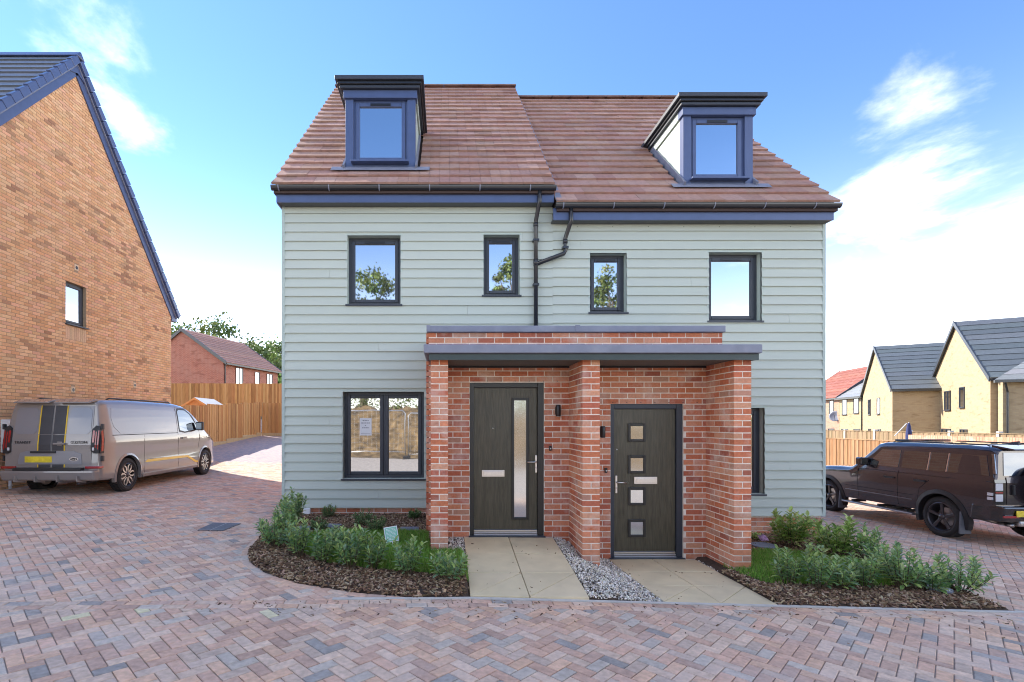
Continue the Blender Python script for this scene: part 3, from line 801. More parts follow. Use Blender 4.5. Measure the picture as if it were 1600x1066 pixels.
# ---------------------------------------------------------------- rainwater pipes
def pipe(name, pts, r=.034): return MB().tube(pts, r, 12).build(name, M['gutter'], house, smooth=True)
xp = 1.455; yp = WY - .075
pp = pipe('downpipe', [(xp + .03, 8.06, 5.50), (xp + .03, 8.06, 5.30), (xp + .02, 8.08, 5.26), (xp, yp - .01, 5.07), (xp, yp, 5.03), (xp, yp, 3.11)])
x2 = 1.985
pq = pipe('downpipe', [(x2, 8.06, 5.22), (x2, 8.06, 5.0), (x2 - .01, 8.08, 4.96), (x2 - .05, yp, 4.79), (x2 - .055, yp, 4.75), (x2 - .055, yp, 4.58), (x2 - .075, yp, 4.535), (xp + .02, yp, 4.37)])
for (x, z, p) in ((xp, 4.75, pp), (xp, 4.03, pp), (x2 - .055, 4.63, pq)):
    MB().box(x - .048, x + .048, yp - .04, WY - .015, z - .016, z + .016).build('pipe_clip', M['gutter'], p)
for p, (a, b) in ((pp, ((xp, yp, 5.03), (xp, yp, 4.97))), (pp, ((xp, yp, 4.44), (xp, yp, 4.34))), (pq, ((x2 - .055, yp, 4.76), (x2 - .055, yp, 4.70)))):
    MB().tube([a, b], .040, 12).build('pipe_socket', M['gutter'], p, smooth=True)
# small grey pipe box at the corner
MB().box(-2.32, -2.21, WY - .06, WY + .02, .20, .40).build('pipe_cover', M['white_plastic'], house, bevel=.008)
# notice on the ground floor window
def notice():
    x, z = (at(571, 667, WY + .11).x, at(571, 667, WY + .11).z)
    n = MB().box(x - .098, x + .098, WY + .129, WY + .1325, z - .145, z + .145).build('paper_notice', M['white_plastic'], house)
    t = MB()
    for k, (w, zz) in enumerate(((.05, .095), (.07, .055), (.012, .015), (.06, -.025))):
        s = -w
        while s < w:
            l = random.uniform(.012, .028); t.box(x + s, x + min(s + l, w), WY + .1275, WY + .1288, z + zz, z + zz + .015); s += l + .007
    t.box(x - .08, x + .08, WY + .1275, WY + .1288, z - .112, z - .108)
    t.build('printed_text', mat('ink', (.25, .25, .28), .8), n)
notice()
# ---------------------------------------------------------------- buff brick house on the left
LX = -9.37; LY0, LY1, LYA, LEZ, LAZ = 8.35, 17.30, 12.83, 5.72, 10.92
lh = empty('buff_brick_house', (LX - 4, 12.8, .3), 'buff brick house gable beside the grey van', 'house')
TL = Matrix(((0, -1, 0, LX), (1, 0, 0, 0), (0, 0, 1, 0), (0, 0, 0, 1)))
WIN_L = (12.50, 13.22, 4.25, 5.30)
lw = MB().box(LX - 9, LX - .25, LY0 + .01, LY1 - .01, -.2, LEZ)
for a, b, c, d in ((LY0 + .01, LY1 - .01, -.2, WIN_L[2]), (LY0 + .01, WIN_L[0], WIN_L[2], WIN_L[3]), (WIN_L[1], LY1 - .01, WIN_L[2], WIN_L[3]), (LY0 + .01, LY1 - .01, WIN_L[3], LEZ)):
    lw.box(LX - .25, LX - .008, a, b, c, d)
lw.build('wall', M['mortar_buff'], lh)
lhg = MB().prism([(LY0 + .01, LEZ), (LYA, LAZ), (LY1 - .01, LEZ)], LX - 9, LX - .008, 'x').build('gable', M['mortar_buff'], lh)
def lim_l(z):
    if z < LEZ: return (LY0, LY1)
    k = (z - LEZ) / (LAZ - LEZ); return (lerp(LY0, LYA, k), lerp(LY1, LYA, k))
def dark_l(y, z):
    a = noise.noise((y * 1.15 + z * .25, z * 4.2, 3.3)); b = noise.noise((y * .35, z * .5, 9.1))
    r = random.random()
    if a + b * .35 > .40 and r < .6: return random.choice([(.44, .25, .145), (.40, .22, .13), (.50, .31, .18)])
    if r > .955: return (.50, .30, .17)
    return None
PL = Pieces()
vents = [(proj_y, z) for proj_y, z in ((12.86, 5.72), (12.745, 2.62), (15.27, 2.92))]
vh = [(y - .07, y + .07, z - .075, z + .075) for y, z in vents]
brickwork(PL, TL, LY0, LY1, .05, LAZ, [WIN_L, (12.50, 13.22, 3.86, 4.22)] + vh, lim_l, BUFF, dark_l)
for i in range(10):
    V, Fc = brick_geo(TL, 12.505 + i * .0715, 12.505 + i * .0715 + .062, 3.87, 4.20); PL.add(V, Fc, vary((.62, .42, .27), .08))
PL.emit('brick', 'brickwork', M['brick_buff'], lhg, 300)
window(lh, TL, *WIN_L, .09, 1)
for y, z in vents:
    v = MB(TL).box(y - .07, y + .07, -.012, .03, z - .075, z + .075).build('air_vent', mat('vent_buff', (.68, .52, .34), .7), lh, bevel=.008)
    MB(TL).lathe([(0, -.0135), (.042, -.0135), (.045, -.01)], 16, 'y', (y, 0, z - .005)).build('vent_mouth', M['black_plastic'], v)
# roof with stepped dry verge caps over a blue barge board
sl = math.hypot(LYA - LY0, LAZ - LEZ); 
slate = [((.115, .125, .145), 3), ((.135, .145, .165), 2), ((.10, .11, .13), 2)]
M['slate'] = mat('slate_tile', rough=.42, tint=True, nvar=.15, nscale=9, spec=.55)
for s in (-1, 1):
    d = Vector((0, -s * (LYA - LY0) / sl * -1, 0))
    ydir = (LYA - LY0) / sl * (1 if s < 0 else -1); zdir = (LAZ - LEZ) / sl
    e0 = (LY0 if s < 0 else LY1, LEZ)
    def pt(x, t, n, ydir=ydir, zdir=zdir, e0=e0, s=s): return (x, e0[0] + ydir * t + s * zdir * n, e0[1] + zdir * t + abs(ydir) * n)
    m = MB()
    n = int((sl + .45) / .33)
    g = (sl + .42) / n
    for k in range(n):
        t0, t1 = -.42 + k * g, -.42 + (k + 1) * g + .03
        m.hexa([pt(LX - 9.2, t0, .10), pt(LX + .10, t0, .10), pt(LX + .10, t1, .075), pt(LX - 9.2, t1, .075), pt(LX - 9.2, t0, .135), pt(LX + .10, t0, .135), pt(LX + .10, t1, .10), pt(LX - 9.2, t1, .10)], pick(slate))
    r = m.build('roof', M['slate'], lh, tint=True)
    for k in range(n):
        t0, t1 = -.42 + k * g, -.42 + (k + 1) * g - .012
        c = MB(); c.hexa([pt(LX + .04, t0, -.02), pt(LX + .135, t0, -.02), pt(LX + .135, t1, -.02), pt(LX + .04, t1, -.02), pt(LX + .02, t0, .165), pt(LX + .135, t0, .165), pt(LX + .135, t1, .135), pt(LX + .02, t1, .135)])
        c.build('verge_cap', M['navy'], r, bevel=.012)
    bb = MB(); bb.hexa([pt(LX - .004, -.42, -.24), pt(LX + .035, -.42, -.24), pt(LX + .035, sl + .02, -.24), pt(LX - .004, sl + .02, -.24), pt(LX - .004, -.42, .1), pt(LX + .035, -.42, .1), pt(LX + .035, sl + .02, .1), pt(LX - .004, sl + .02, .1)])
    bb.build('barge_board', M['navy'], lh)
    b2 = MB(); b2.hexa([pt(LX + .036, -.42, -.06), pt(LX + .07, -.42, -.06), pt(LX + .07, sl + .02, -.06), pt(LX + .036, sl + .02, -.06), pt(LX + .036, -.42, -.022), pt(LX + .07, -.42, -.022), pt(LX + .07, sl + .02, -.022), pt(LX + .036, sl + .02, -.022)])
    b2.build('barge_mould', M['lead'], lh)
MB().prism([(LYA - .16, LAZ + .06), (LYA, LAZ + .25), (LYA + .16, LAZ + .06)], LX - 9.2, LX + .15, 'x').build('ridge', M['navy'], lh, bevel=.03)
for y, o in ((LY0 - .3, -1), (LY1 + .3, 1)):
    MB().box(LX - 9, LX + .034, min(y, y - o * .3), max(y, y - o * .3), LEZ - .46, LEZ - .16).build('eaves_box', M['navy'], lh)
MB().prism([(LYA - .30, LAZ - .42), (LYA, LAZ - .30), (LYA + .30, LAZ - .42), (LYA + .06, LAZ + .12), (LYA - .06, LAZ + .12)], LX + .037, LX + .062, 'x').build('apex_plate', M['navy'], lh)
# meter cupboard and waste pipe
mb = MB(TL).box(10.67, 10.98, -.20, .002, 1.16, 1.86).build('meter_box', M['white_plastic'], lh, bevel=.015)
MB(TL).box(10.70, 10.95, -.207, -.199, 1.20, 1.82).build('meter_door', M['white_plastic'], mb, bevel=.004)
MB(TL).tube([(10.84, -.06, .38), (10.84, -.06, .62)], .03, 10).tube([(10.84, -.06, .44), (10.84, -.06, .47)], .04, 10).build('waste_pipe', M['white_plastic'], lh, smooth=True)

# ---------------------------------------------------------------- fences
M['fence'] = mat('fence_board', rough=.85, tint=True, nvar=.3, nscale=5, stretch=(6, 6, .5), spec=.2, dirt=((.20, .11, .05), 5, .4))
FENCE = [((.52, .27, .10), 4), ((.45, .215, .08), 3), ((.56, .31, .125), 3), ((.36, .175, .065), 1.5)]
def fence(label, p0, p1, h, gf=G, bw=.105, posts=True, gravel=True, conc=False, pal=FENCE, group=None, cap=True):
    p0, p1 = Vector(p0), Vector(p1); L_ = (p1 - p0).length; d = (p1 - p0) / L_; nrm = Vector((d.y, -d.x))   # boards face nrm
    o = empty('board_fence', (p0.x, p0.y, gf(p0.x, p0.y)), label, 'fence', group)
    n = int(L_ / bw)
    def bx(t0, t1, q0, q1, z0a, z0b, z1a, z1b, m):
        P = lambda t, q: p0 + d * t + nrm * q
        a, b, c, e = P(t0, q1), P(t1, q1), P(t1, q0), P(t0, q0)
        m.hexa([(a.x, a.y, z0a), (b.x, b.y, z0b), (c.x, c.y, z0b), (e.x, e.y, z0a), (a.x, a.y, z1a), (b.x, b.y, z1b), (c.x, c.y, z1b), (e.x, e.y, z1a)])
    zg = lambda t: gf(*(p0 + d * t))
    for i in range(n):
        t0, t1 = i * bw + .003, (i + 1) * bw + .006
        m = MB(); m.col = pick(pal); q = .012 + .012 * (i % 2) + random.uniform(0, .004)
        pan = math.floor(t0 / 1.83) * 1.83 + .9; z = zg(min(pan, L_))
        z0, z1 = z + (.16 if gravel else .02), z + h + random.uniform(-.006, .006)
        bx(t0, t1, 0, q, z0, z0, z1, z1, m); m.build('fence_board', M['fence'], o, tint=True)
    k = 0
    while k * 1.83 < L_:
        t = k * 1.83; e = min(t + 1.83, L_)
        if gravel:
            m = MB(); m.col = (.50, .36, .20); z = zg(min(t + .9, L_)); bx(t, e, -.02, .035, z - .2, z - .2, z + .155, z + .155, m); m.build('gravel_board', M['fence'], o, tint=True)
        z = zg(min(t + .9, L_)); m = MB(); m.col = pick(pal); bx(t, e, -.06, -.004, z + h * .8, z + h * .8, z + h * .86, z + h * .86, m); m.build('fence_rail', M['fence'], o, tint=True)
        if cap:
            m = MB(); m.col = pick(pal); bx(t, e, -.02, .05, z + h + .008, z + h + .008, z + h + .035, z + h + .035, m); m.build('fence_cap', M['fence'], o, tint=True)
        if posts:
            m = MB(); m.col = (.42, .27, .13); z = zg(t); bx(t - .05, t + .05, -.11, -.008 if not conc else .045, z - .1, z - .1, z + h + (.10 if conc else .0), z + h + (.10 if conc else .0), m)
            m.build('fence_post', M['concrete'] if conc else M['fence'], o, tint=True)
        k += 1
    return o
fence('low tan board fence beyond the van, running along the drive', (-9.98, 17.5), (-9.98, 27.35), 1.78, cap=False)
fence('short tan board fence closing the end of the drive', (-9.9, 27.4), (-3.5, 27.4), 1.78, cap=False)
fence('tall tan board fence below the red brick house', (-24, 30.4), (-4, 31.0), 2.15, cap=False, gf=lambda x, y: 2.0 + .0 * x)
# shed
def shed():
    x, y0, y1, w = -11.87, 24.0, 25.9, .62; zg = G(x, y0); ze, za = 2.60, 2.97
    o = empty('garden_shed', (x, y0, zg), 'small orange wooden shed with pale roof behind the board fence', 'shed')
    ms = mat('shed_timber', (.62, .25, .08), .7, tint=True, nvar=.15)
    n = int((ze - zg) / .12)
    MB().box(x - w + .02, x + w - .02, y0 + .02, y1 - .02, zg, ze).build('wall', ms, o, tint=True).data.color_attributes['tint'].data.foreach_set('color', [.5, .2, .07, 1] * 24)
    MB().prism([(x - w, ze), (x, za - .05), (x + w, ze)], y0, y1, 'y', (.62, .25, .08)).build('gable', ms, o, tint=True)
    for s in (-1, 1):
        MB().hexa([(x, y0 - .06, za - .02), (x + s * (w + .1), y0 - .06, ze - .09), (x + s * (w + .1), y1 + .06, ze - .09), (x, y1 + .06, za - .02), (x, y0 - .06, za + .01), (x + s * (w + .1), y0 - .06, ze - .06), (x + s * (w + .1), y1 + .06, ze - .06), (x, y1 + .06, za + .01)]).build('roof', mat('shed_felt', (.62, .62, .60), .6), o)
        MB().hexa([(x, y0 - .08, za - .10), (x + s * (w + .11), y0 - .08, ze - .17), (x + s * (w + .11), y0 - .062, ze - .17), (x, y0 - .062, za - .10), (x, y0 - .08, za + .0), (x + s * (w + .11), y0 - .08, ze - .07), (x + s * (w + .11), y0 - .062, ze - .07), (x, y0 - .062, za + .0)], (.66, .28, .09)).build('barge_board', ms, o, tint=True)
shed()
# ---------------------------------------------------------------- houses further off
M['tex_buff'] = brick_tex('yellow_stock_brick', (.40, .30, .175), (.345, .245, .14), (.33, .26, .18))
M['tex_red'] = brick_tex('red_stock_brick', (.44, .16, .10), (.36, .12, .08), (.48, .36, .28))
M['tex_pink'] = brick_tex('pink_stock_brick', (.36, .20, .135), (.32, .165, .11), (.48, .36, .28))
def roof_courses(m, T, x0, x1, a, b, gauge, pal, thick=.04):
    """slab courses from eave a=(y,z) to ridge b=(y,z) in local coords"""
    L_ = math.hypot(b[0] - a[0], b[1] - a[1]); n = max(2, int(L_ / gauge)); s = 1 if b[0] > a[0] else -1
    dy, dz = (b[0] - a[0]) / L_, (b[1] - a[1]) / L_; ny, nz = -dz * s, abs(dy)
    for k in range(n):
        t0, t1 = k * L_ / n, (k + 1) * L_ / n + .02
        P = lambda x, t, q: (x, a[0] + dy * t + ny * q, a[1] + dz * t + nz * q)
        m.hexa([P(x0, t0, 0), P(x1, t0, 0), P(x1, t1, -.03), P(x0, t1, -.03), P(x0, t0, thick + .03), P(x1, t0, thick + .03), P(x1, t1, thick), P(x0, t1, thick)], pick(pal))
GREYT = [((.10, .115, .125), 3), ((.085, .10, .11), 2)]
LGREY = [((.22, .23, .235), 3), ((.19, .20, .205), 2)]
REDT = [((.26, .095, .07), 3), ((.22, .08, .06), 2)]
BRNT = [((.36, .21, .165), 3), ((.32, .185, .15), 2)]
def far_house(label, ox, oy, rot, W, D, eave, apex, zg, wallm, pal, wins, gwins, pipes=(), group=None, gauge=.34, verge=None, wallm2=None):
    T = TR(ox, oy, 0, rot); T2 = T @ Matrix(((0, 1, 0, 0), (-1, 0, 0, D), (0, 0, 1, 0), (0, 0, 0, 1)))
    o = empty('brick_house', (ox, oy, zg), label, 'house', group)
    MB(T).box(0, W, 0, D, zg - .5, eave).build('wall', wallm, o)
    MB(T).prism([(0, eave), (D / 2, apex - .1), (D, eave)], 0, W, 'x').build('gable', wallm, o)
    k = (apex - eave) / (D / 2)
    for (a, sgn) in ((-.35, 1), (D + .35, -1)):
        m = MB(T); roof_courses(m, T, -.12, W + .12, (a, eave - .35 * k), (D / 2, apex), gauge, pal); m.build('roof', M['tile'] if pal in (REDT, BRNT) else M['slate'], o, tint=True)
        v = MB(T)
        for xx in (-.17, W + .12):
            L2 = [(a, eave - .35 * k - .16), (D / 2, apex - .16), (D / 2, apex + .10), (a, eave - .35 * k + .10)]
            v2 = MB(T).prism(L2, xx, xx + .05, 'x'); v2.build('verge', verge or M['anth'], o)
        y0, y1 = sorted((a - sgn * .03, a + sgn * .09))
        MB(T).box(-.1, W + .1, y0, y1, eave - .35 * k - .12, eave - .35 * k - .005).build('gutter', M['gutter'], o)
    for w in wins: window(o, T, *w[:4], -.045, w[4] if len(w) > 4 else 1, detail=False)
    for w in gwins: window(o, T2, *w[:4], -.045, w[4] if len(w) > 4 else 1, detail=False)
    for x in pipes: MB(T).tube([(x, -.06, zg), (x, -.06, eave - .2)], .04, 8).build('downpipe', M['gutter'], o)
    return o
# red house beyond the fences
far_house('red brick house with brown tiled roof beyond the fences', -15.8, 36, math.radians(76.4), 6.9, 6.8, 6.25, 8.55, 2.0, M['tex_red'], BRNT,
          [(1.35, 2.2, 4.5, 5.85, 2), (3.7, 4.3, 4.5, 5.75), (5.3, 6.1, 4.4, 5.75, 2)], [], pipes=(.12,), verge=M['gutter'])
R30 = math.radians(-30)
far_house('yellow brick house with steep gable and the tallest dark roof', 28.1, 26.2, R30, 8, 9.3, 4.3, 7.75, -.9, M['tex_buff'], GREYT,
          [], [(2.6, 3.7, 2.55, 3.75, 2), (5.1, 5.9, 2.65, 3.85), (2.1, 3.7, .35, 1.4, 2), (5.2, 6.3, .35, 1.4, 2)], pipes=(), group=None, gauge=.55)
far_house('yellow brick house with steep gable standing behind a blue parasol', 29.9, 34.0, R30, 6.5, 9.3, 4.2, 7.45, -.9, M['tex_buff'], GREYT,
          [], [(2.0, 2.9, 2.4, 3.6, 2), (5.0, 5.9, 2.4, 3.6), (2.1, 3.0, .3, 1.3, 2), (5.4, 6.2, .3, 1.3)], gauge=.55)
def wing():
    T = TR(28.2, 26.0, 0, R30)
    o = empty('brick_house', (28.2, 26, -.9), 'yellow brick wing with light grey hipped roof in front of the tallest gable', 'house')
    MB(T).box(.05, 9, -.55, -.02, -1.4, 4.0).build('wall', M['tex_buff'], o)
    m = MB(T); n = 8
    for k in range(n):
        a, b = k / n, (k + 1) / n + .012
        P = lambda s, side: ((-.35 + s * 3.6) if side < 0 else 9.3, -.9 + s * 3.6, 3.85 + s * 2.3)
        A, B, C, D_ = P(a, -1), P(a, 1), P(b, 1), P(b, -1)
        m.hexa([A, B, C, D_, (A[0], A[1], A[2] + .09), (B[0], B[1], B[2] + .09), (C[0], C[1], C[2] + .06), (D_[0], D_[1], D_[2] + .06)], pick(LGREY))
    m.build('roof', M['slate'], o, tint=True)
    MB(T).box(-.38, 9.3, -1.0, -.88, 3.78, 3.9).build('gutter', M['gutter'], o)
    MB(T).tube([(.2, -.62, -1), (.2, -.62, 3.3), (.05, -.85, 3.75)], .045, 8).build('downpipe', M['gutter'], o)
    window(o, T, 1.5, 2.35, 2.55, 3.65, -.595, 2, detail=False); window(o, T, 1.3, 2.6, .3, 1.35, -.595, 2, detail=False); window(o, T, 4.2, 5.0, 2.55, 3.65, -.595, 1, detail=False)
wing()
RD = math.atan2(-.975, -.22)
far_house('small yellow terrace house with light grey roof beside the satellite dish', 37.05, 47.8, RD, 3.9, 8, 4.25, 6.9, -1, M['tex_buff'], LGREY, [(.5, 1.3, 2.5, 3.9), (2.4, 3.2, 2.6, 4.0), (.4, 1.4, .2, 1.2), (2.4, 3.4, .2, 1.2)], [], pipes=(3.7,), gauge=.5)
pk = far_house('pink brick terrace house with red tiled roof and satellite dish', 38.9, 56.0, RD, 8.38, 8, 4.35, 7.3, -1, M['tex_pink'], REDT, [(4.6, 5.3, 2.5, 3.9), (6.6, 7.4, 2.5, 3.9), (6.4, 7.5, .2, 1.2), (2.5, 3.3, 2.5, 3.9)], [], pipes=(3.6,), gauge=.5)
far_house('red roofed house standing farthest back past the terrace', 46, 58, RD, 12, 9, 4.6, 8.8, -1, M['tex_pink'], REDT, [], [], gauge=.6)
def dish():
    c = Vector((37.05, 48.3, 2.35)); d = Vector((-.7, -.7, .25)).normalized()
    q = d.to_track_quat('Z', 'Y').to_matrix().to_4x4()
    m = MB(Matrix.Translation(c) @ q); m.lathe([(0, 0), (.2, .015), (.38, .06), (.5, .11), (.5, .125), (.38, .075), (0, .02)], 20)
    o = m.build('satellite_dish', M['lead'], None, smooth=True); tag(o, 'grey satellite dish on the terrace house wall', 'satellite dish')
    MB(Matrix.Translation(c) @ q).tube([(0, -.45, .08), (0, -.1, .42), (0, 0, .45)], .02, 6).tube([(0, 0, 0), (.1, 0, -.35)], .03, 6).build('dish_arm', M['gutter'], o)
dish()
# fences and wall on the right
fence('tan board fence behind the bonnet of the dark 4x4', (16.1, 27.0), (14.75, 16.35), 1.82, cap=True, pal=[((.29, .165, .085), 3), ((.25, .135, .065), 2), ((.33, .20, .11), 2)])
fence('weathered board fence with concrete posts below the yellow houses', (20.4, 29.5), (20.0, 10.5), 2.18, conc=True, bw=.125, pal=[((.30, .215, .13), 3), ((.26, .18, .105), 2)])
def garden_wall():
    x = 14.95; y0, y1 = 7.0, 16.3; zt = 1.20
    o = empty('garden_wall', (x, y0, G(x, y0)), 'low red brick garden wall with brick on edge coping behind the dark 4x4', 'wall')
    MB().box(x - .1, x + .11, y0, y1, -1.0, zt).build('wall', M['tex_red'], o)
    n = int((y1 - y0) / .075)
    for i in range(n):
        m = MB(); m.box(x - .108, x + .108, y0 + i * .075 + .004, y0 + i * .075 + .071, zt + .006, zt + .20 + random.uniform(-.002, .002), pick([((.60, .30, .20), 3), ((.55, .25, .16), 2)]))
        m.build('coping_brick', M['brick'], o, tint=True)
    MB().box(x - .1, x + .1, y0, y1, zt - .002, zt + .19).build('mortar_bed', M['mortar'], o)
garden_wall()
def parasol():
    y = 18.8; p = at(1420, 668, y); x = p.x
    zg = G(x, y); o = empty('garden_parasol', (x, y, zg), 'folded dark blue garden parasol behind the weathered fence', 'parasol')
    MB().tube([(x, y, zg), (x, y, 1.80)], .018, 8).build('pole', M['white_plastic'], o)
    MB().lathe([(.07, .75), (.10, .9), (.09, 1.4), (.05, 1.7), (.015, 1.79)], 10, 'z', (x, y, 0)).build('folded_canopy', mat('blue_canvas', (.02, .03, .12), .8, nvar=.2), o)
    q = at(1398, 674, y); MB().tube([(x - .08, y, 1.76), (q.x, y, 1.30)], .014, 6).build('cantilever_arm', M['white_plastic'], o)
parasol()
# ---------------------------------------------------------------- trees
M['leaf'] = mat('tree_leaf', rough=.6, tint=True, spec=.3)
M['bark'] = mat('tree_bark', (.13, .10, .075), .9, nvar=.3, nscale=6, bump=.5, bscale=20)
def tree(label, x, y, zg, h, rx, rz, n=5000, leaf=.22, cols=((.14, .20, .055), (.19, .26, .075), (.10, .155, .045)), seed=1, group=None, clumps=60):
    r = random.Random(seed); o = empty('broadleaf_tree', (x, y, zg), label, 'tree', group)
    c = Vector((x, y, zg + h - rz)); tr = MB()
    top = Vector((x + r.uniform(-.3, .3), y, zg + h * .8))
    tr.tube([(x, y, zg - .2), (x + .05, y, zg + h * .3), tuple(top)], [h * .03, h * .022, h * .006], 8)
    cl = []
    for i in range(clumps):
        th = r.uniform(0, 2 * math.pi); ph = math.acos(r.uniform(-.75, 1)); k = r.uniform(.45, 1.0) ** .5
        p = c + Vector((rx * k * math.sin(ph) * math.cos(th), rx * k * math.sin(ph) * math.sin(th), rz * k * math.cos(ph)))
        p += Vector((r.gauss(0, .12), r.gauss(0, .12), r.gauss(0, .12))) * rx; cl.append((p, r.uniform(.14, .3) * rx, vary(r.choice(cols), .25, r)))
        if i % 4 == 0:
            b = Vector((x, y, zg + h * r.uniform(.3, .6))); tr.tube([tuple(b), tuple(b.lerp(p, .55) + Vector((0, 0, .06 * h))), tuple(p)], [h * .012, h * .007, h * .002], 5)
    tr.build('trunk', M['bark'], o)
    V = []; Fc = []; C = []
    for i in range(n):
        p, s, col = cl[i % len(cl)]
        q = p + Vector((r.gauss(0, .5), r.gauss(0, .5), r.gauss(0, .42))) * s
        a = Vector((r.uniform(-1, 1), r.uniform(-1, 1), r.uniform(-1, 1))).normalized(); b = a.orthogonal().normalized(); L_ = leaf * r.uniform(.6, 1.3)
        k = len(V); V += [q - a * L_ * .5, q + b * L_ * .28, q + a * L_ * .5, q - b * L_ * .28]; Fc.append((k, k + 1, k + 2, k + 3)); C.append(vary(col, .2, r))
    mesh_obj('crown', V, Fc, M['leaf'], o, C)['kind'] = 'stuff'
gt = 'trees beyond the red brick house'
tree('large rounded tree behind the red house gable', -26.5, 54, 1.5, 10.2, 5.5, 4.0, 9000, .42, seed=3, clumps=90)
tree('light green tree at the end of the red house roof, nearest its eaves', -17.2, 51, 1.5, 7.6, 2.6, 3.2, 5000, .36, cols=((.15, .21, .05), (.19, .25, .07), (.10, .15, .04)), seed=5)
tree('dark green tree showing over the middle of the red house roof', -22.0, 60, 1.5, 9.8, 3.2, 3.6, 6000, .4, seed=8)
tree('tall green tree standing between the red house and the clad house', -19.0, 62, 1.5, 9.8, 3.6, 4.2, 6500, .42, cols=((.11, .16, .05), (.14, .19, .06)), seed=9)
# ---------------------------------------------------------------- front gardens
M['mulch'] = mat('bark_soil', (.060, .040, .028), .95, nvar=.4, nscale=30, bump=.8, bscale=40)
M['chip'] = mat('bark_chip', rough=.9, tint=True, spec=.15)
M['grass'] = mat('grass_blade', rough=.6, tint=True, spec=.25, leafy=.35)
M['stone'] = mat('gravel_stone', rough=.7, tint=True, spec=.3)
M['shrub_leaf'] = mat('shrub_leaf', rough=.38, tint=True, spec=.5, leafy=.3)
M['stem'] = mat('stem', (.10, .08, .045), .8)
def bed_lx(y):
    for (x0, y0), (x1, y1) in zip(BED_L, BED_L[1:]):
        if y1 <= y <= y0: return lerp(x0, x1, (y0 - y) / (y0 - y1))
    return -.3 if y < 5.02 else -2.72
def bedz(x, y):
    """surface of soil in the beds; kept under the paths and paving"""
    ye = edge_y(x) + .05
    if y < ye or y > 8.34: return min(G(x, y), GB(x, y)) - .05
    if x < .24:
        d = x - bed_lx(y)
        if d < 0: return G(x, y) - .05
        k = clamp(min(d, (y - ye) * 1.2) / .22); return lerp(G(x, y) + .008, GB(x, y) + .045, k ** .6) - (.06 if x > .2 or (x > -.2 and y > 6.2) else 0)
    if x > 3.36:
        d = bed_r_x(y) - x
        if d < 0: return G(x, y) - .05
        k = clamp(min(d, (y - ye) * 1.2) / .22); return lerp(G(x, y) + .008, GB(x, y) + .045, k ** .6) - (.02 if x < 3.40 or (x < 3.53 and y > 6.2) else 0)
    if 1.445 < x < 2.2: return GB(x, y) - .022
    return GB(x, y) - .045
sheet('planting_bed', axis_pts(-2.8, 6.3, -9, 9, .05, 1), axis_pts(5.0, 8.34, 0, 9, .05, 1), bedz, M['mulch'])
def inside(P, x, y):
    c = False
    for i in range(len(P)):
        (x0, y0), (x1, y1) = P[i - 1], P[i]
        if (y0 > y) != (y1 > y) and x < (x1 - x0) * (y - y0) / (y1 - y0) + x0: c = not c
    return c
def gpx(L_): return [tuple(to_ground(u, v, GB)[:2]) for u, v in L_]
LAWN_L = gpx([(470, 842), (520, 836), (600, 835), (668, 838), (672, 860), (700, 861), (727, 866), (733, 908), (690, 906), (620, 899), (560, 893), (505, 885), (470, 870)])
LAWN_R = gpx([(1128, 888), (1180, 866), (1230, 866), (1330, 879), (1420, 905), (1440, 922), (1350, 924), (1263, 921), (1195, 918), (1160, 905)])
def scatter(P, n, rnd):
    xs_ = [p[0] for p in P]; ys_ = [p[1] for p in P]; k = 0
    while k < n:
        x, y = rnd.uniform(min(xs_), max(xs_)), rnd.uniform(min(ys_), max(ys_))
        if inside(P, x, y): k += 1; yield x, y
def lawn(P, n, label, seed):
    r = random.Random(seed); V = []; Fc = []; C = []
    for x, y in scatter(P, n, r):
        z = bedz(x, y) - .004; h = r.uniform(.03, .075); a = r.uniform(0, 6.28); l = r.uniform(0, .035); w = r.uniform(.0022, .004)
        dx, dy = math.cos(a), math.sin(a); b = r.uniform(0, 6.28); k = len(V)
        V += [(x - dy * w, y + dx * w, z), (x + dy * w, y - dx * w, z), (x + math.cos(b) * l * .4 + dy * w * .7, y + math.sin(b) * l * .4 - dx * w * .7, z + h * .6), (x + math.cos(b) * l, y + math.sin(b) * l, z + h)]
        Fc += [(k, k + 1, k + 2), (k, k + 2, k + 3)]
        c = vary(r.choice([(.17, .36, .05), (.21, .43, .065), (.13, .28, .04), (.27, .45, .09), (.31, .36, .11)]), .2, r); C += [c, c]
    tag(mesh_obj('lawn_grass', V, Fc, M['grass'], None, C), label, 'grass', kind='stuff')
lawn(LAWN_L, 26000, 'bright green grass beside the slot glass door path', 4)
lawn(LAWN_R, 17000, 'bright green grass beside the four pane door path', 5)
BEDP_L = [p for p in BED_L if p[1] < 8.3] + [(.23, 5.1), (.23, 6.2), (-.2, 6.2), (-.24, 8.28), (-2.7, 8.28)]
BEDP_R = [(3.34, 5.14), (5.7, 5.15), (6.15, 8.28), (3.75, 8.28), (3.74, 6.2), (3.355, 6.2)]
CH = [(.21, .13, .075), (.13, .08, .048), (.29, .20, .125), (.085, .05, .033), (.40, .30, .20), (.17, .11, .07)]
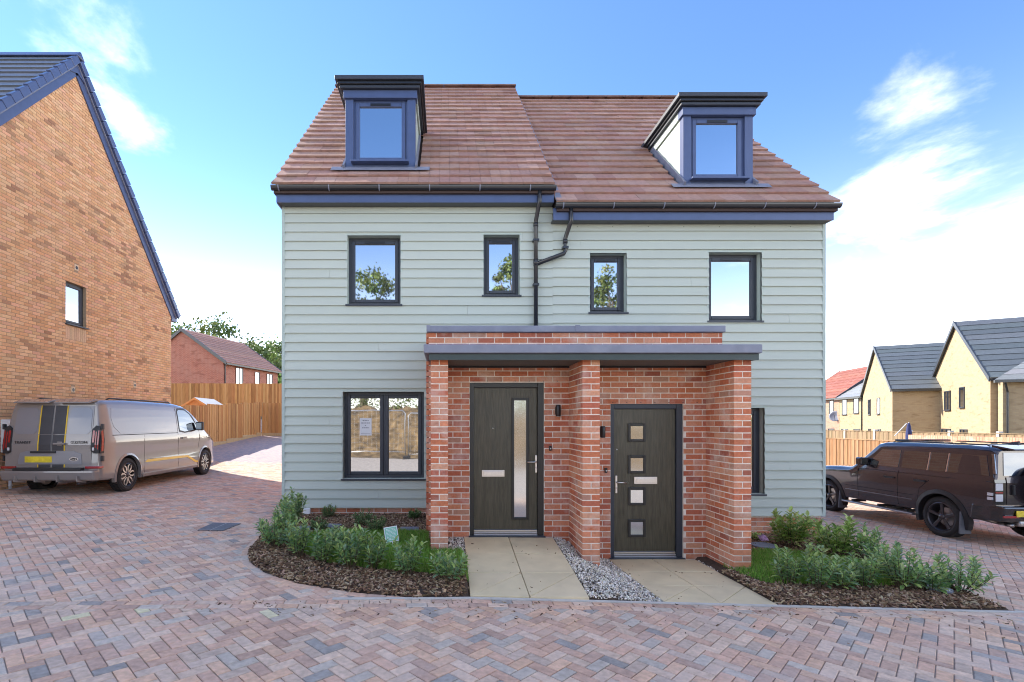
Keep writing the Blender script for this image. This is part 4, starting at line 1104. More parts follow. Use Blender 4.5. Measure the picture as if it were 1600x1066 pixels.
def chip(V, Fc, C, x, y, z, r, s=1.):
    a, b, t = r.uniform(.012, .03) * s, r.uniform(.005, .011) * s, r.uniform(.002, .005) * s
    R_ = Matrix.Rotation(r.uniform(0, 6.28), 3, 'Z') @ Matrix.Rotation(r.gauss(0, .45), 3, 'X') @ Matrix.Rotation(r.gauss(0, .45), 3, 'Y')
    k = len(V); tw = r.uniform(.5, 1)
    for q in ((-a, -b, -t), (a, -b * tw, -t), (a, b * tw, -t), (-a, b, -t), (-a, -b, t), (a, -b * tw, t), (a, b * tw, t), (-a, b, t)):
        p = R_ @ Vector(q); V.append((x + p.x, y + p.y, z + p.z))
    c = vary(r.choice(CH), .25, r)
    for f in BOXF[1:]: Fc.append(tuple(i + k for i in f)); C.append(c)
def mulch(P, lawnP, n, label, seed):
    r = random.Random(seed); V = []; Fc = []; C = []
    for x, y in scatter(P, n, r):
        if inside(lawnP, x, y) and r.random() < .93: continue
        z = bedz(x, y)
        if z < GB(x, y) - .03 and z < G(x, y) - .03: continue
        chip(V, Fc, C, x, y, z + r.uniform(0, .012), r, 1.15)
    tag(mesh_obj('bark_mulch', V, Fc, M['chip'], None, C), label, 'bark mulch', kind='stuff')
mulch(BEDP_L, LAWN_L, 15000, 'brown bark mulch around the grass by the slot glass door', 11)
mulch(BEDP_R, LAWN_R, 14000, 'brown bark mulch around the grass by the four pane door', 12)
def strays():
    r = random.Random(21); V = []; Fc = []; C = []
    for i in range(330):
        x = r.uniform(-2.2, 6.2); y = edge_y(x) - abs(r.gauss(0, .28)) - .01; s = r.uniform(.35, .8)
        if r.random() < .2: x, y = r.uniform(.3, 3.3), r.uniform(5.2, 6.7); z = GB(x, y) + .003; s *= .7
        else: z = G(x, y) + .003
        chip(V, Fc, C, x, y, z, r, s)
    tag(mesh_obj('stray_bark', V, Fc, M['chip'], None, C), 'stray bark chips scattered over the road and paths', 'bark chips', kind='stuff')
strays()
def gravel():
    r = random.Random(31); V = []; Fc = []; C = []
    bm = bmesh.new(); bmesh.ops.create_icosphere(bm, subdivisions=1, radius=1); base = [v.co.copy() for v in bm.verts]; bf = [tuple(v.index for v in f.verts) for f in bm.faces]; bm.free()
    areas = [([(1.45, 5.12), (2.2, 5.14), (2.2, 6.86), (1.88, 6.86), (1.88, 6.2), (1.665, 6.2), (1.665, 6.86), (1.45, 6.86)], 4600), ([(.03, 6.2), (.238, 6.15), (.238, 6.86), (.03, 6.86)], 560), ([(3.365, 6.3), (3.51, 6.2), (3.51, 6.86), (3.365, 6.86)], 380)]
    for P, n in areas:
        for x, y in scatter(P, n, r):
            s = r.uniform(.006, .013); z = GB(x, y) - .020 + r.uniform(0, .020); k = len(V)
            R_ = Matrix.Rotation(r.uniform(0, 6.28), 3, (r.random() + .01, r.random(), r.random())); sc = (s * r.uniform(.7, 1.4), s * r.uniform(.7, 1.3), s * r.uniform(.5, .9))
            for b in base:
                p = R_ @ Vector((b.x * sc[0], b.y * sc[1], b.z * sc[2])) * r.uniform(.85, 1.12); V.append((x + p.x, y + p.y, z + p.z))
            c = vary(r.choice([(.70, .65, .56), (.80, .75, .66), (.54, .49, .42), (.38, .35, .30), (.66, .56, .42), (.84, .80, .73), (.22, .20, .18)]), .12, r)
            for f in bf: Fc.append(tuple(i + k for i in f)); C.append(c)
    tag(mesh_obj('white_gravel', V, Fc, M['stone'], None, C), 'white and grey gravel between the two door paths', 'gravel', kind='stuff')
gravel()
# ---------------------------------------------------------------- shrubs
LAUREL = [(.17, .29, .095), (.22, .35, .115), (.13, .245, .115), (.36, .46, .15), (.23, .33, .19)]
AUCUBA = [(.22, .35, .075), (.33, .44, .12), (.15, .26, .065), (.46, .53, .21)]
def shrub(name, label, u, v, h, spread, stems, pal, seed, leaf=.10, group=None, dense=1.2, pos=None):
    r = random.Random(seed); pal = [tuple(min(.6, q * 1.22) for q in c_) for c_ in pal]; stems = int(stems * 1.12); spread *= 1.02; h *= r.uniform(.90, 1.22)
    p = to_ground(u, v, GB) if pos is None else Vector((pos[0], pos[1], 0)); x, y = p.x, p.y; z = max(bedz(x, y), GB(x, y) - .02) - .01
    o = empty(name, (x, y, z), label, 'shrub', group); st = MB(); V = []; Fc = []; C = []
    for i in range(stems):
        a = 2 * math.pi * (i + r.uniform(-.4, .4)) / stems; k = r.uniform(.15, 1.) ** .6; H = h * r.uniform(.6, 1.03) * (1.08 - .32 * k)
        b = Vector((x + math.cos(a) * .04, y + math.sin(a) * .04, z)); tip = Vector((x + math.cos(a) * spread * k, y + math.sin(a) * spread * k, z + H))
        mid = b.lerp(tip, .5) + Vector((math.cos(a), math.sin(a), 0)) * spread * .12
        P = [(1 - t) ** 2 * b + 2 * t * (1 - t) * mid + t * t * tip for t in (0, .25, .5, .75, 1)]
        st.tube([tuple(q) for q in P], [.006, .005, .004, .003, .0015], 5)
        n = int((7 + H * 34) * dense); ph = r.uniform(0, 6.28)
        for j in range(n):
            t = .22 + .78 * (j + r.uniform(0, .6)) / n; t = min(t, 1)
            q = (1 - t) ** 2 * b + 2 * t * (1 - t) * mid + t * t * tip; ax = ((tip - mid) * t + (mid - b) * (1 - t)).normalized()
            ph += 2.4 + r.uniform(-.3, .3); e = ax.orthogonal().normalized(); f_ = ax.cross(e); out = e * math.cos(ph) + f_ * math.sin(ph)
            up = .45 + .75 * t * t + r.uniform(-.15, .15); d = (out + ax * up).normalized(); L_ = leaf * r.uniform(.65, 1.15) * (1.0 - .25 * t); w = L_ * r.uniform(.17, .23)
            s = d.cross(Vector((0, 0, 1)) if abs(d.z) < .95 else Vector((1, 0, 0))).normalized(); nn = s.cross(d).normalized(); k_ = len(V); dr = -L_ * .12
            V += [q, q + d * L_ * .35 + s * w + nn * w * .35, q + d * L_ * .72 + s * w * .8 + nn * (w * .3 + dr * .4), q + d * L_ + nn * dr, q + d * L_ * .72 - s * w * .8 + nn * (w * .3 + dr * .4), q + d * L_ * .35 - s * w + nn * w * .35, q + d * L_ * .5 + nn * dr * .1]
            Fc += [(k_, k_ + 1, k_ + 6), (k_ + 1, k_ + 2, k_ + 6), (k_ + 2, k_ + 3, k_ + 6), (k_ + 3, k_ + 4, k_ + 6), (k_ + 4, k_ + 5, k_ + 6), (k_ + 5, k_, k_ + 6)]
            c = r.choice(pal)
            if t > .82 and r.random() < .55: c = tuple(lerp(c[i_], (.30, .36, .12)[i_], .55) for i_ in range(3))
            c = vary(c, .18, r); C += [c] * 6
    st.build('stems', M['stem'], o, origin=(x, y, z)); mesh_obj('foliage', V, Fc, M['shrub_leaf'], o, C)['kind'] = 'stuff'
    return o
g1 = 'laurel shrubs along the road edge of the bed by the slot glass door'; l1 = 'blue-green laurel shrub along the road edge of the bed by the slot glass door'
ORD = ('first', 'second', 'third', 'fourth', 'fifth', 'sixth', 'seventh')
for i, (u, v, h, s) in enumerate(((702, 914, .36, .20), (636, 904, .42, .17), (583, 893, .46, .17), (548, 893, .47, .18), (528, 866, .30, .14), (503, 884, .36, .15), (466, 876, .40, .17))):
    shrub('laurel_shrub', ORD[i] + ' laurel along the road edge of the grass, counting from the slot glass door path', u, v, h, s, 12, LAUREL, 100 + i, group=g1)
shrub('laurel_shrub', 'tall laurel shrub against the clad corner of the house', 458, 822, .52, .20, 16, LAUREL, 120)
shrub('laurel_shrub', 'wide laurel shrub where the bed edge curves into the drive', 432, 858, .46, .25, 18, LAUREL, 121)
shrub('laurel_shrub', 'laurel shrub between the clad corner and the curved bed edge', 445, 842, .46, .2, 14, LAUREL, 122)
g2 = 'low shrubs against the brick plinth'; l2 = 'low rounded green shrub in the mulch under the double window'
for i, (u, v, h, s) in enumerate(((513, 813, .20, .13), (498, 833, .17, .15), (568, 826, .24, .17), (588, 836, .20, .14), (647, 815, .15, .11))):
    shrub('evergreen_shrub', ('small round shrub against the plinth beside the grey pipe cover', 'low round shrub between two grey plastic covers', 'widest low shrub under the double window', 'low round shrub nearest the green sign', 'smallest round shrub against the plinth beside the brick pier')[i], u, v, h, s, 14, [(.06, .14, .04), (.10, .19, .06), (.16, .24, .09)], 140 + i, leaf=.06, group=g2, dense=1.5)
shrub('spotted_shrub', 'yellow-green broadleaf shrub under the hidden window, nearest the brick pier', 1236, 860, .62, .29, 16, AUCUBA, 160, leaf=.15)
shrub('spotted_shrub', 'yellow-green broadleaf shrub at the corner of the house beside the dark 4x4', 1308, 876, .56, .30, 15, AUCUBA, 161, leaf=.15)
shrub('spotted_shrub', 'small yellow-green sapling at the foot of the brick pier', 1178, 848, .14, .1, 5, AUCUBA, 162, leaf=.12)
g3 = 'laurel shrubs along the road edge of the bed by the four pane door'; l3 = 'blue-green laurel shrub along the road edge of the bed by the four pane door'
for i, (u, v, h, s) in enumerate(((1232, 919, .38, .16), (1277, 926, .44, .18), (1312, 926, .36, .15), (1350, 923, .42, .17), (1356, 880, .44, .18), (1382, 905, .46, .18), (1456, 929, .32, .17))):
    shrub('laurel_shrub', ORD[i] + ' laurel of the row counting from the four pane door path', u, v, h, s, 12, LAUREL, 170 + i, group=g3)
shrub('laurel_shrub', 'largest laurel shrub of the bed by the four pane door, tall and open', 1412, 926, .58, .26, 18, LAUREL, 180)
shrub('laurel_shrub', 'laurel shrub leaning out over the pavers at the end of the bed', 1500, 929, .40, .30, 18, LAUREL, 181)
# ---------------------------------------------------------------- small things in the beds and on the drive
M['blue_grey'] = mat('blue_grey_plastic', (.17, .19, .24), .55, nvar=.15, nscale=12, bump=.2, bscale=60)
def cover(u, v, w, d, label, rot=0.):
    p = to_ground(u, v, GB); z = bedz(p.x, p.y) + .035; T = TR(p.x, p.y, z, rot)
    o = MB(T).box(-w / 2, w / 2, -d / 2, d / 2, -.06, .0).build('inspection_cover', M['blue_grey'], None, bevel=.008); tag(o, label, 'cover')
    MB(T).box(-w / 2 + .02, w / 2 - .02, -d / 2 + .02, d / 2 - .02, -.001, .006).build('lid', M['blue_grey'], o, bevel=.004)
cover(474, 833, .20, .16, 'grey plastic cover in the mulch behind the laurels', .2); cover(519, 829, .24, .17, 'grey plastic cover beside the low shrub under the double window', -.1)
cover(640, 834, .26, .16, 'blue-grey cover in the mulch beside the green sign', .05)
def round_cover(u, v, r_, label, holes):
    p = to_ground(u, v, GB); z = bedz(p.x, p.y) + .03
    o = MB().lathe([(0, z), (r_ * .97, z), (r_, z - .006), (r_, z - .08)], 28, 'z', (p.x, p.y, 0)).build('round_cover', M['blue_grey'], None); tag(o, label, 'cover')
    if holes:
        m = MB()
        for i in range(-4, 5):
            for j in range(-4, 5):
                if math.hypot(i, j) < 4.3: m.box(p.x + i * .024 - .008, p.x + i * .024 + .008, p.y + j * .024 - .008, p.y + j * .024 + .008, z, z + .004)
        m.build('studs', M['white_plastic'], o)['kind'] = 'stuff'
round_cover(1193, 859, .17, 'round blue-grey cover at the foot of the brick pier', False); round_cover(1466, 929, .12, 'round studded grey cover in the mulch among the laurels', True)
def sign():
    p = to_ground(614, 858, GB); T = TR(p.x, p.y, bedz(p.x, p.y), math.radians(14)) @ Matrix.Rotation(math.radians(-12), 4, 'X') @ Matrix.Rotation(math.radians(-7), 4, 'Y')
    o = MB(T).box(-.085, .085, -.004, .004, .045, .235).build('garden_sign', M['white_plastic'], None); tag(o, 'small tilted green and white sign standing in the grass', 'sign')
    MB(T).box(-.074, .074, -.0065, -.0042, .056, .224).build('sign_face', mat('sign_green', (.20, .55, .40), .5), o)
    m = MB(T); r = random.Random(2)
    for k in range(9):
        z = .205 - k * .0165; s = -.062
        while s < .055:
            l = r.uniform(.008, .028); m.box(s, min(s + l, .062), -.0075, -.0066, z, z + .007); s += l + .006
    m.build('sign_print', M['white_plastic'], o)
    MB(T).box(-.006, .006, -.003, .003, -.06, .046).build('stake', M['white_plastic'], o)
sign()
def tagcard():
    p = to_ground(1197, 852, GB); T = TR(p.x, p.y, bedz(p.x, p.y) + .02, .3) @ Matrix.Rotation(math.radians(-55), 4, 'X')
    V = []; n = 6
    for j in range(5):
        for i in range(n): V.append(T @ Vector((-.07 + .14 * i / (n - 1), .012 * math.sin(i * 1.7 + j), .03 * j)))
    Fc = [(j * n + i, j * n + i + 1, (j + 1) * n + i + 1, (j + 1) * n + i) for j in range(4) for i in range(n - 1)]
    o = mesh_obj('plant_wrapper', V, Fc, mat('purple_wrapper', (.42, .22, .42), .4, nvar=.6, nscale=30), None, smooth=True); s = o.modifiers.new('t', 'SOLIDIFY'); s.thickness = .003
    tag(o, 'crumpled pink and purple plant wrapper by the brick pier', 'wrapper')
tagcard()
def drain():
    q = [to_ground(u, v) for u, v in ((308.5, 829.2), (348.7, 829.8), (376, 818.8), (334, 817.6))]
    z = G(q[0].x, q[0].y)
    o = empty('road_gully', (q[0].x, q[0].y, z), 'pair of black slotted drain grates set in the drive', 'drain grate')
    def P(s, t, h=0.):
        a = q[0].lerp(q[1], s); b = q[3].lerp(q[2], s); p = a.lerp(b, t); return (p.x, p.y, G(p.x, p.y) + h)
    def quad(m, s0, s1, t0, t1, h0, h1): m.hexa([P(s0, t0, h0), P(s1, t0, h0), P(s1, t1, h0), P(s0, t1, h0), P(s0, t0, h1), P(s1, t0, h1), P(s1, t1, h1), P(s0, t1, h1)])
    m = MB(); quad(m, 0, 1, 0, 1, -.05, .004); m.build('grate_bed', M['black_plastic'], o)
    m = MB(); quad(m, .49, .51, 0, 1, .0, .011); m.build('grate_divider', M['concrete'], o)
    for s0, s1 in ((.0, .49), (.51, 1.0)):
        m = MB()
        for a, b, c, d in ((s0, s1, 0, .06), (s0, s1, .94, 1), (s0, s0 + .035, .06, .94), (s1 - .035, s1, .06, .94)): quad(m, a, b, c, d, .002, .012)
        g_ = m.build('grate_frame', M['iron'], o)
        for k in range(9):
            m = MB(); a = s0 + .05 + k * (s1 - s0 - .1) / 9; quad(m, a, a + .026, .07, .93, .001, .0105); m.build('grate_bar', M['iron'], g_)
drain()
# ---------------------------------------------------------------- vehicles
def paint(name, base, rough=.35, coat=1., flake=0.):
    return mat(name, base, rough, coat=coat, nvar=.04, nscale=2.5, spec=.5)
M['tyre'] = mat('tyre_rubber', (.022, .022, .023), .8, nvar=.2, nscale=20, bump=.3, bscale=90)
M['rim_dark'] = mat('rim_dark', (.075, .07, .075), .3, metal=.6)
M['rim_silver'] = mat('rim_silver', (.42, .41, .40), .3, metal=.9)
M['well'] = mat('wheel_well', (.012, .012, .013), .9)
M['trim'] = mat('black_trim', (.018, .019, .021), .5)
M['car_glass'] = glass_mat('car_glass', (.012, .013, .016), .22)
M['tail_red'] = mat('tail_red', (.30, .012, .015), .15, coat=1.)
M['tail_clear'] = mat('tail_clear', (.62, .62, .64), .12, coat=1.)
M['plate'] = mat('number_plate', (.72, .56, .03), .4, nvar=.25, nscale=14)
M['chrome'] = mat('chrome', (.7, .7, .72), .12, metal=1.)
def interp(tab, t):
    if t <= tab[0][0]: return tab[0][1]
    for (a, p), (b, q) in zip(tab, tab[1:]):
        if t <= b: return lerp(p, q, (t - a) / (b - a))
    return tab[-1][1]
class Car:
    """x forward from the rear bumper, y left, z up, all in the car's own axes"""
    def __init__(s, name, label, loc, rot, prof, tabT, tabW, top, bot, lean, rt=.12):
        s.o = empty(name, loc, label, 'van' if 'van' in name else 'car'); s.o.rotation_euler = (0, 0, rot)
        s.T, s.Wt, s.top, s.bot, s.lean, s.rt, s.prof = tabT, tabW, top, bot, lean, rt, prof
    def w(s, x, z): return interp(s.Wt, x) * interp(s.T, z)
    def lx(s, x, z): return x + interp(s.lean, z) * clamp(1 - x / .9)
    def ring(s, x, sc=1.):
        zb, zt = interp(s.bot, x), interp(s.top, x); rt = min(s.rt, (zt - zb) * .3); N_ = 16; P = [(0, zb), (s.w(x, zb) * .7, zb)]
        for k in range(N_):
            z = lerp(zb + .015, zt - rt, k / (N_ - 1)); P.append((s.w(x, z), z))
        wt = s.w(x, zt - rt)
        for k in range(1, 6):
            a = math.pi / 2 * k / 5; P.append((wt - rt * .9 * (1 - math.cos(a)) - (wt * .03) * (k / 5), zt - rt + rt * math.sin(a)))
        yl = P[-1][0]; cr = .03
        P += [(yl * .66, zt + cr * .55), (yl * .33, zt + cr * .9), (0, zt + cr)]
        c = (zb + zt) / 2
        return [(y * sc, c + (z - c) * (1 - (1 - sc) * .6)) for y, z in P]
    def body(s, m, wheels, arch, cut_y):
        V = []; Fc = []; n = None
        for x, sc in s.prof:
            R_ = s.ring(x, sc); full = R_ + [(-y, z) for y, z in R_[-2:0:-1]]; n = len(full)
            V += [(s.lx(x, z), y, z) for y, z in full]
        k = len(s.prof)
        for i in range(k - 1):
            for j in range(n): Fc.append((i * n + j, (i + 1) * n + j, (i + 1) * n + (j + 1) % n, i * n + (j + 1) % n))
        Fc.append(tuple(range(n))); Fc.append(tuple((k - 1) * n + j for j in range(n - 1, -1, -1)))
        o = mesh_obj('body', V, Fc, m, s.o, local=True, smooth=True); o.data.materials.append(M['well'])
        bm = bmesh.new(); bm.from_mesh(o.data); bmesh.ops.recalc_face_normals(bm, faces=bm.faces); bm.to_mesh(o.data); bm.free()
        cuts = []
        for (wx, wz) in wheels:
            for sd in (-1, 1):
                cm = MB().lathe([(0, 0), (arch, 0), (arch, .75), (0, .75)], 40, 'y', (wx, 0, wz))
                c = mesh_obj('cutter', cm.V, cm.F, m, s.o, local=True); c.data.materials.append(M['well'])
                for p in c.data.polygons: p.material_index = 1
                bm = bmesh.new(); bm.from_mesh(c.data); bmesh.ops.remove_doubles(bm, verts=bm.verts, dist=1e-5); bmesh.ops.recalc_face_normals(bm, faces=bm.faces); bm.to_mesh(c.data); bm.free()
                c.location = (0, cut_y if sd > 0 else -cut_y - .75, 0); cuts.append(c)
                md = o.modifiers.new('cut', 'BOOLEAN'); md.operation = 'DIFFERENCE'; md.solver = 'EXACT'; md.object = c; md.material_mode = 'TRANSFER'
        bpy.context.view_layer.update(); dg = bpy.context.evaluated_depsgraph_get()
        me = bpy.data.meshes.new_from_object(o.evaluated_get(dg)); o.modifiers.clear(); o.data = me
        for c in cuts: bpy.data.objects.remove(c)
        me.set_sharp_from_angle(angle=math.radians(32)); return o
    def side(s, name, poly, m, sd, off=.006, th=.02, parent=None, bands=None, hole=None):
        """panel on the flank, outline in (x, z)"""
        V = []; Fc = []; zs = bands or [.2 + .12 * i for i in range(16)]; lo = min(p[1] for p in poly); hi = max(p[1] for p in poly)
        zs = [lo] + [z for z in zs if lo + .01 < z < hi - .01] + [hi]
        for a, b in zip(zs, zs[1:]):
            P = clip_poly(list(poly), [(0, 1, a), (0, -1, -b)])
            if not P: continue
            if area2(P) < 0: P = P[::-1]
            k = len(V); n = len(P)
            V += [(s.lx(x, z), sd * (s.w(x, z) + off), z) for x, z in P]
            Fc.append(tuple(range(k, k + n)) if sd < 0 else tuple(range(k + n - 1, k - 1, -1)))
        poly = list(poly)
        if area2(poly) < 0: poly = poly[::-1]
        k = len(V); n = len(poly); D = []
        for i in range(n):
            a, b = poly[i], poly[(i + 1) % n]
            for t in (0, .25, .5, .75): D.append((lerp(a[0], b[0], t), lerp(a[1], b[1], t)))
        n = len(D)
        V += [(s.lx(x, z), sd * (s.w(x, z) + off), z) for x, z in D] + [(s.lx(x, z), sd * (s.w(x, z) + off - th), z) for x, z in D]
        for i in range(n): Fc.append((k + i, k + n + i, k + n + (i + 1) % n, k + (i + 1) % n) if sd < 0 else (k + (i + 1) % n, k + n + (i + 1) % n, k + n + i, k + i))
        return mesh_obj(name, V, Fc, m, parent or s.o, local=True)
    def rear(s, name, poly, m, off=.004, th=.02, parent=None):
        V = []; Fc = []; lo = min(p[1] for p in poly); hi = max(p[1] for p in poly); zs = [lo] + [z for z in [t[0] for t in s.lean] if lo + .01 < z < hi - .01] + [hi]
        for a, b in zip(zs, zs[1:]):
            P = clip_poly(list(poly), [(0, 1, a), (0, -1, -b)])
            if not P: continue
            if area2(P) > 0: P = P[::-1]
            k = len(V); n = len(P); V += [(interp(s.lean, z) - off, y, z) for y, z in P] + [(interp(s.lean, z) - off + th, y, z) for y, z in P]
            Fc.append(tuple(range(k, k + n)))
            for i in range(n): Fc.append((k + (i + 1) % n, k + i, k + n + i, k + n + (i + 1) % n))
        return mesh_obj(name, V, Fc, m, parent or s.o, local=True)
    def mesh(s, name, mb, m, parent=None, smooth=False, bevel=0): return mb.build(name, m, parent or s.o, smooth=smooth, bevel=bevel, local=True)
    def wheel(s, x, y, r, wdt, rim_r, spokes, sd, chunky=False):
        """sd: +1 left, -1 right; outer face at y"""
        root = bpy.data.objects.new('wheel', None)
        yo, yi = y, y - sd * wdt; c = (x, 0, r); hub = r
        prof = [(rim_r, yi), (rim_r + .03, yi), (r - .03, yi + sd * .01), (r - .006, yi + sd * .03), (r, yi + sd * wdt * .3), (r, yi + sd * wdt * .7), (r - .006, yo - sd * .03), (r - .03, yo - sd * .006), (rim_r + .03, yo + sd * .004), (rim_r, yo - sd * .012)]
        tm = MB(); tm.lathe([(p[0], p[1]) for p in prof], 56, 'y', c)
        t = s.mesh('wheel', tm, M['tyre'], smooth=True); t.data.set_sharp_from_angle(angle=math.radians(40)); t.name = 'wheel'
        tr = MB(); nT = 52 if chunky else 64
        for i in range(nT):
            a = 2 * math.pi * i / nT; ca, sa = math.cos(a), math.sin(a); tx, tz = -sa, ca
            for row, (q0, q1) in enumerate(((.10, .32), (.38, .62), (.68, .90))):
                o_ = (row % 2) * math.pi / nT; ca, sa = math.cos(a + o_), math.sin(a + o_); tx, tz = -sa, ca; hw = r * math.pi / nT * .68
                A = yi + sd * wdt * q0; B = yi + sd * wdt * q1; A, B = min(A, B), max(A, B); P = []
                for rr in (r - .006, r + .006):
                    for (yy, ss) in ((A, -1), (B, -1), (B, 1), (A, 1)): P.append((x + ca * rr + tx * hw * ss, yy, hub + sa * rr + tz * hw * ss))
                tr.hexa(P)
        s.mesh('tread', tr, M['tyre'], t)['kind'] = 'stuff'
        bk = MB().lathe([(rim_r * 1.0, yi + sd * .01), (rim_r, yo - sd * .014), (rim_r - .018, yo - sd * .004), (rim_r - .032, yo - sd * .02), (rim_r - .045, yi + sd * .05), (.0, yi + sd * .05)], 48, 'y', c)
        rim = s.mesh('rim', bk, M['rim_dark'], t, smooth=True); rim.data.set_sharp_from_angle(angle=math.radians(35))
        disc = MB().lathe([(.0, yi + sd * wdt * .45), (rim_r * .62, yi + sd * wdt * .45), (rim_r * .62, yi + sd * wdt * .40), (0, yi + sd * wdt * .40)], 32, 'y', c); s.mesh('brake_disc', disc, M['rim_silver'], t)
        kind, n = spokes
        for i in range(n):
            a0 = 2 * math.pi * (i + (.25 if kind == 'five' else .1)) / n
            def pol(rr, a, yy): return (x + rr * math.cos(a), yy, hub + rr * math.sin(a))
            m = MB(); yf, yb = yo - sd * .018, yo - sd * .055
            if kind == 'five':
                w0, w1 = .17, .145
                m.hexa([pol(.05, a0 - .55, yb), pol(.05, a0 + .55, yb), pol(rim_r - .025, a0 + w1, yb), pol(rim_r - .025, a0 - w1, yb), pol(.05, a0 - .5, yf - sd * .02), pol(.05, a0 + .5, yf - sd * .02), pol(rim_r - .025, a0 + w1 * .8, yf), pol(rim_r - .025, a0 - w1 * .8, yf)])
                s.mesh('spoke', m, M['rim_dark'], t, bevel=.006)
            else:                                                        # petal shaped double spoke with bright edges
                for sg in (-1, 1):
                    pts = [(.055, a0 + sg * .10), (rim_r * .45, a0 + sg * .34), (rim_r * .72, a0 + sg * .30), (rim_r - .025, a0 + sg * .12)]
                    for (r0, q0), (r1, q1) in zip(pts, pts[1:]):
                        d0, d1 = .016 / r0 if r0 > .06 else .12, .016 / r1
                        m.hexa([pol(r0, q0 - d0, yb), pol(r0, q0 + d0, yb), pol(r1, q1 + d1, yb), pol(r1, q1 - d1, yb), pol(r0, q0 - d0, yf), pol(r0, q0 + d0, yf), pol(r1, q1 + d1, yf), pol(r1, q1 - d1, yf)])
                s.mesh('spoke', m, M['rim_silver'], t)
        s.mesh('hub_cap', MB().lathe([(0, yo - sd * .012), (.05, yo - sd * .014), (.058, yo - sd * .05)], 20, 'y', c), M['rim_dark'], t, smooth=True)
        bpy.data.objects.remove(root); return t
def text_part(txt, size, Mx, m, parent, name='lettering'):
    cu = bpy.data.curves.new(name, 'FONT'); cu.body = txt; cu.size = size; cu.extrude = .003; cu.align_x = 'CENTER'; cu.align_y = 'CENTER'; cu.space_character = 1.12
    t = bpy.data.objects.new(name, cu); COL.objects.link(t); bpy.context.view_layer.update()
    me = bpy.data.meshes.new_from_object(t.evaluated_get(bpy.context.evaluated_depsgraph_get())); bpy.data.objects.remove(t)
    me.transform(Mx); me.materials.clear(); me.materials.append(m); o = bpy.data.objects.new(name, me); COL.objects.link(o); o.parent = parent; return o
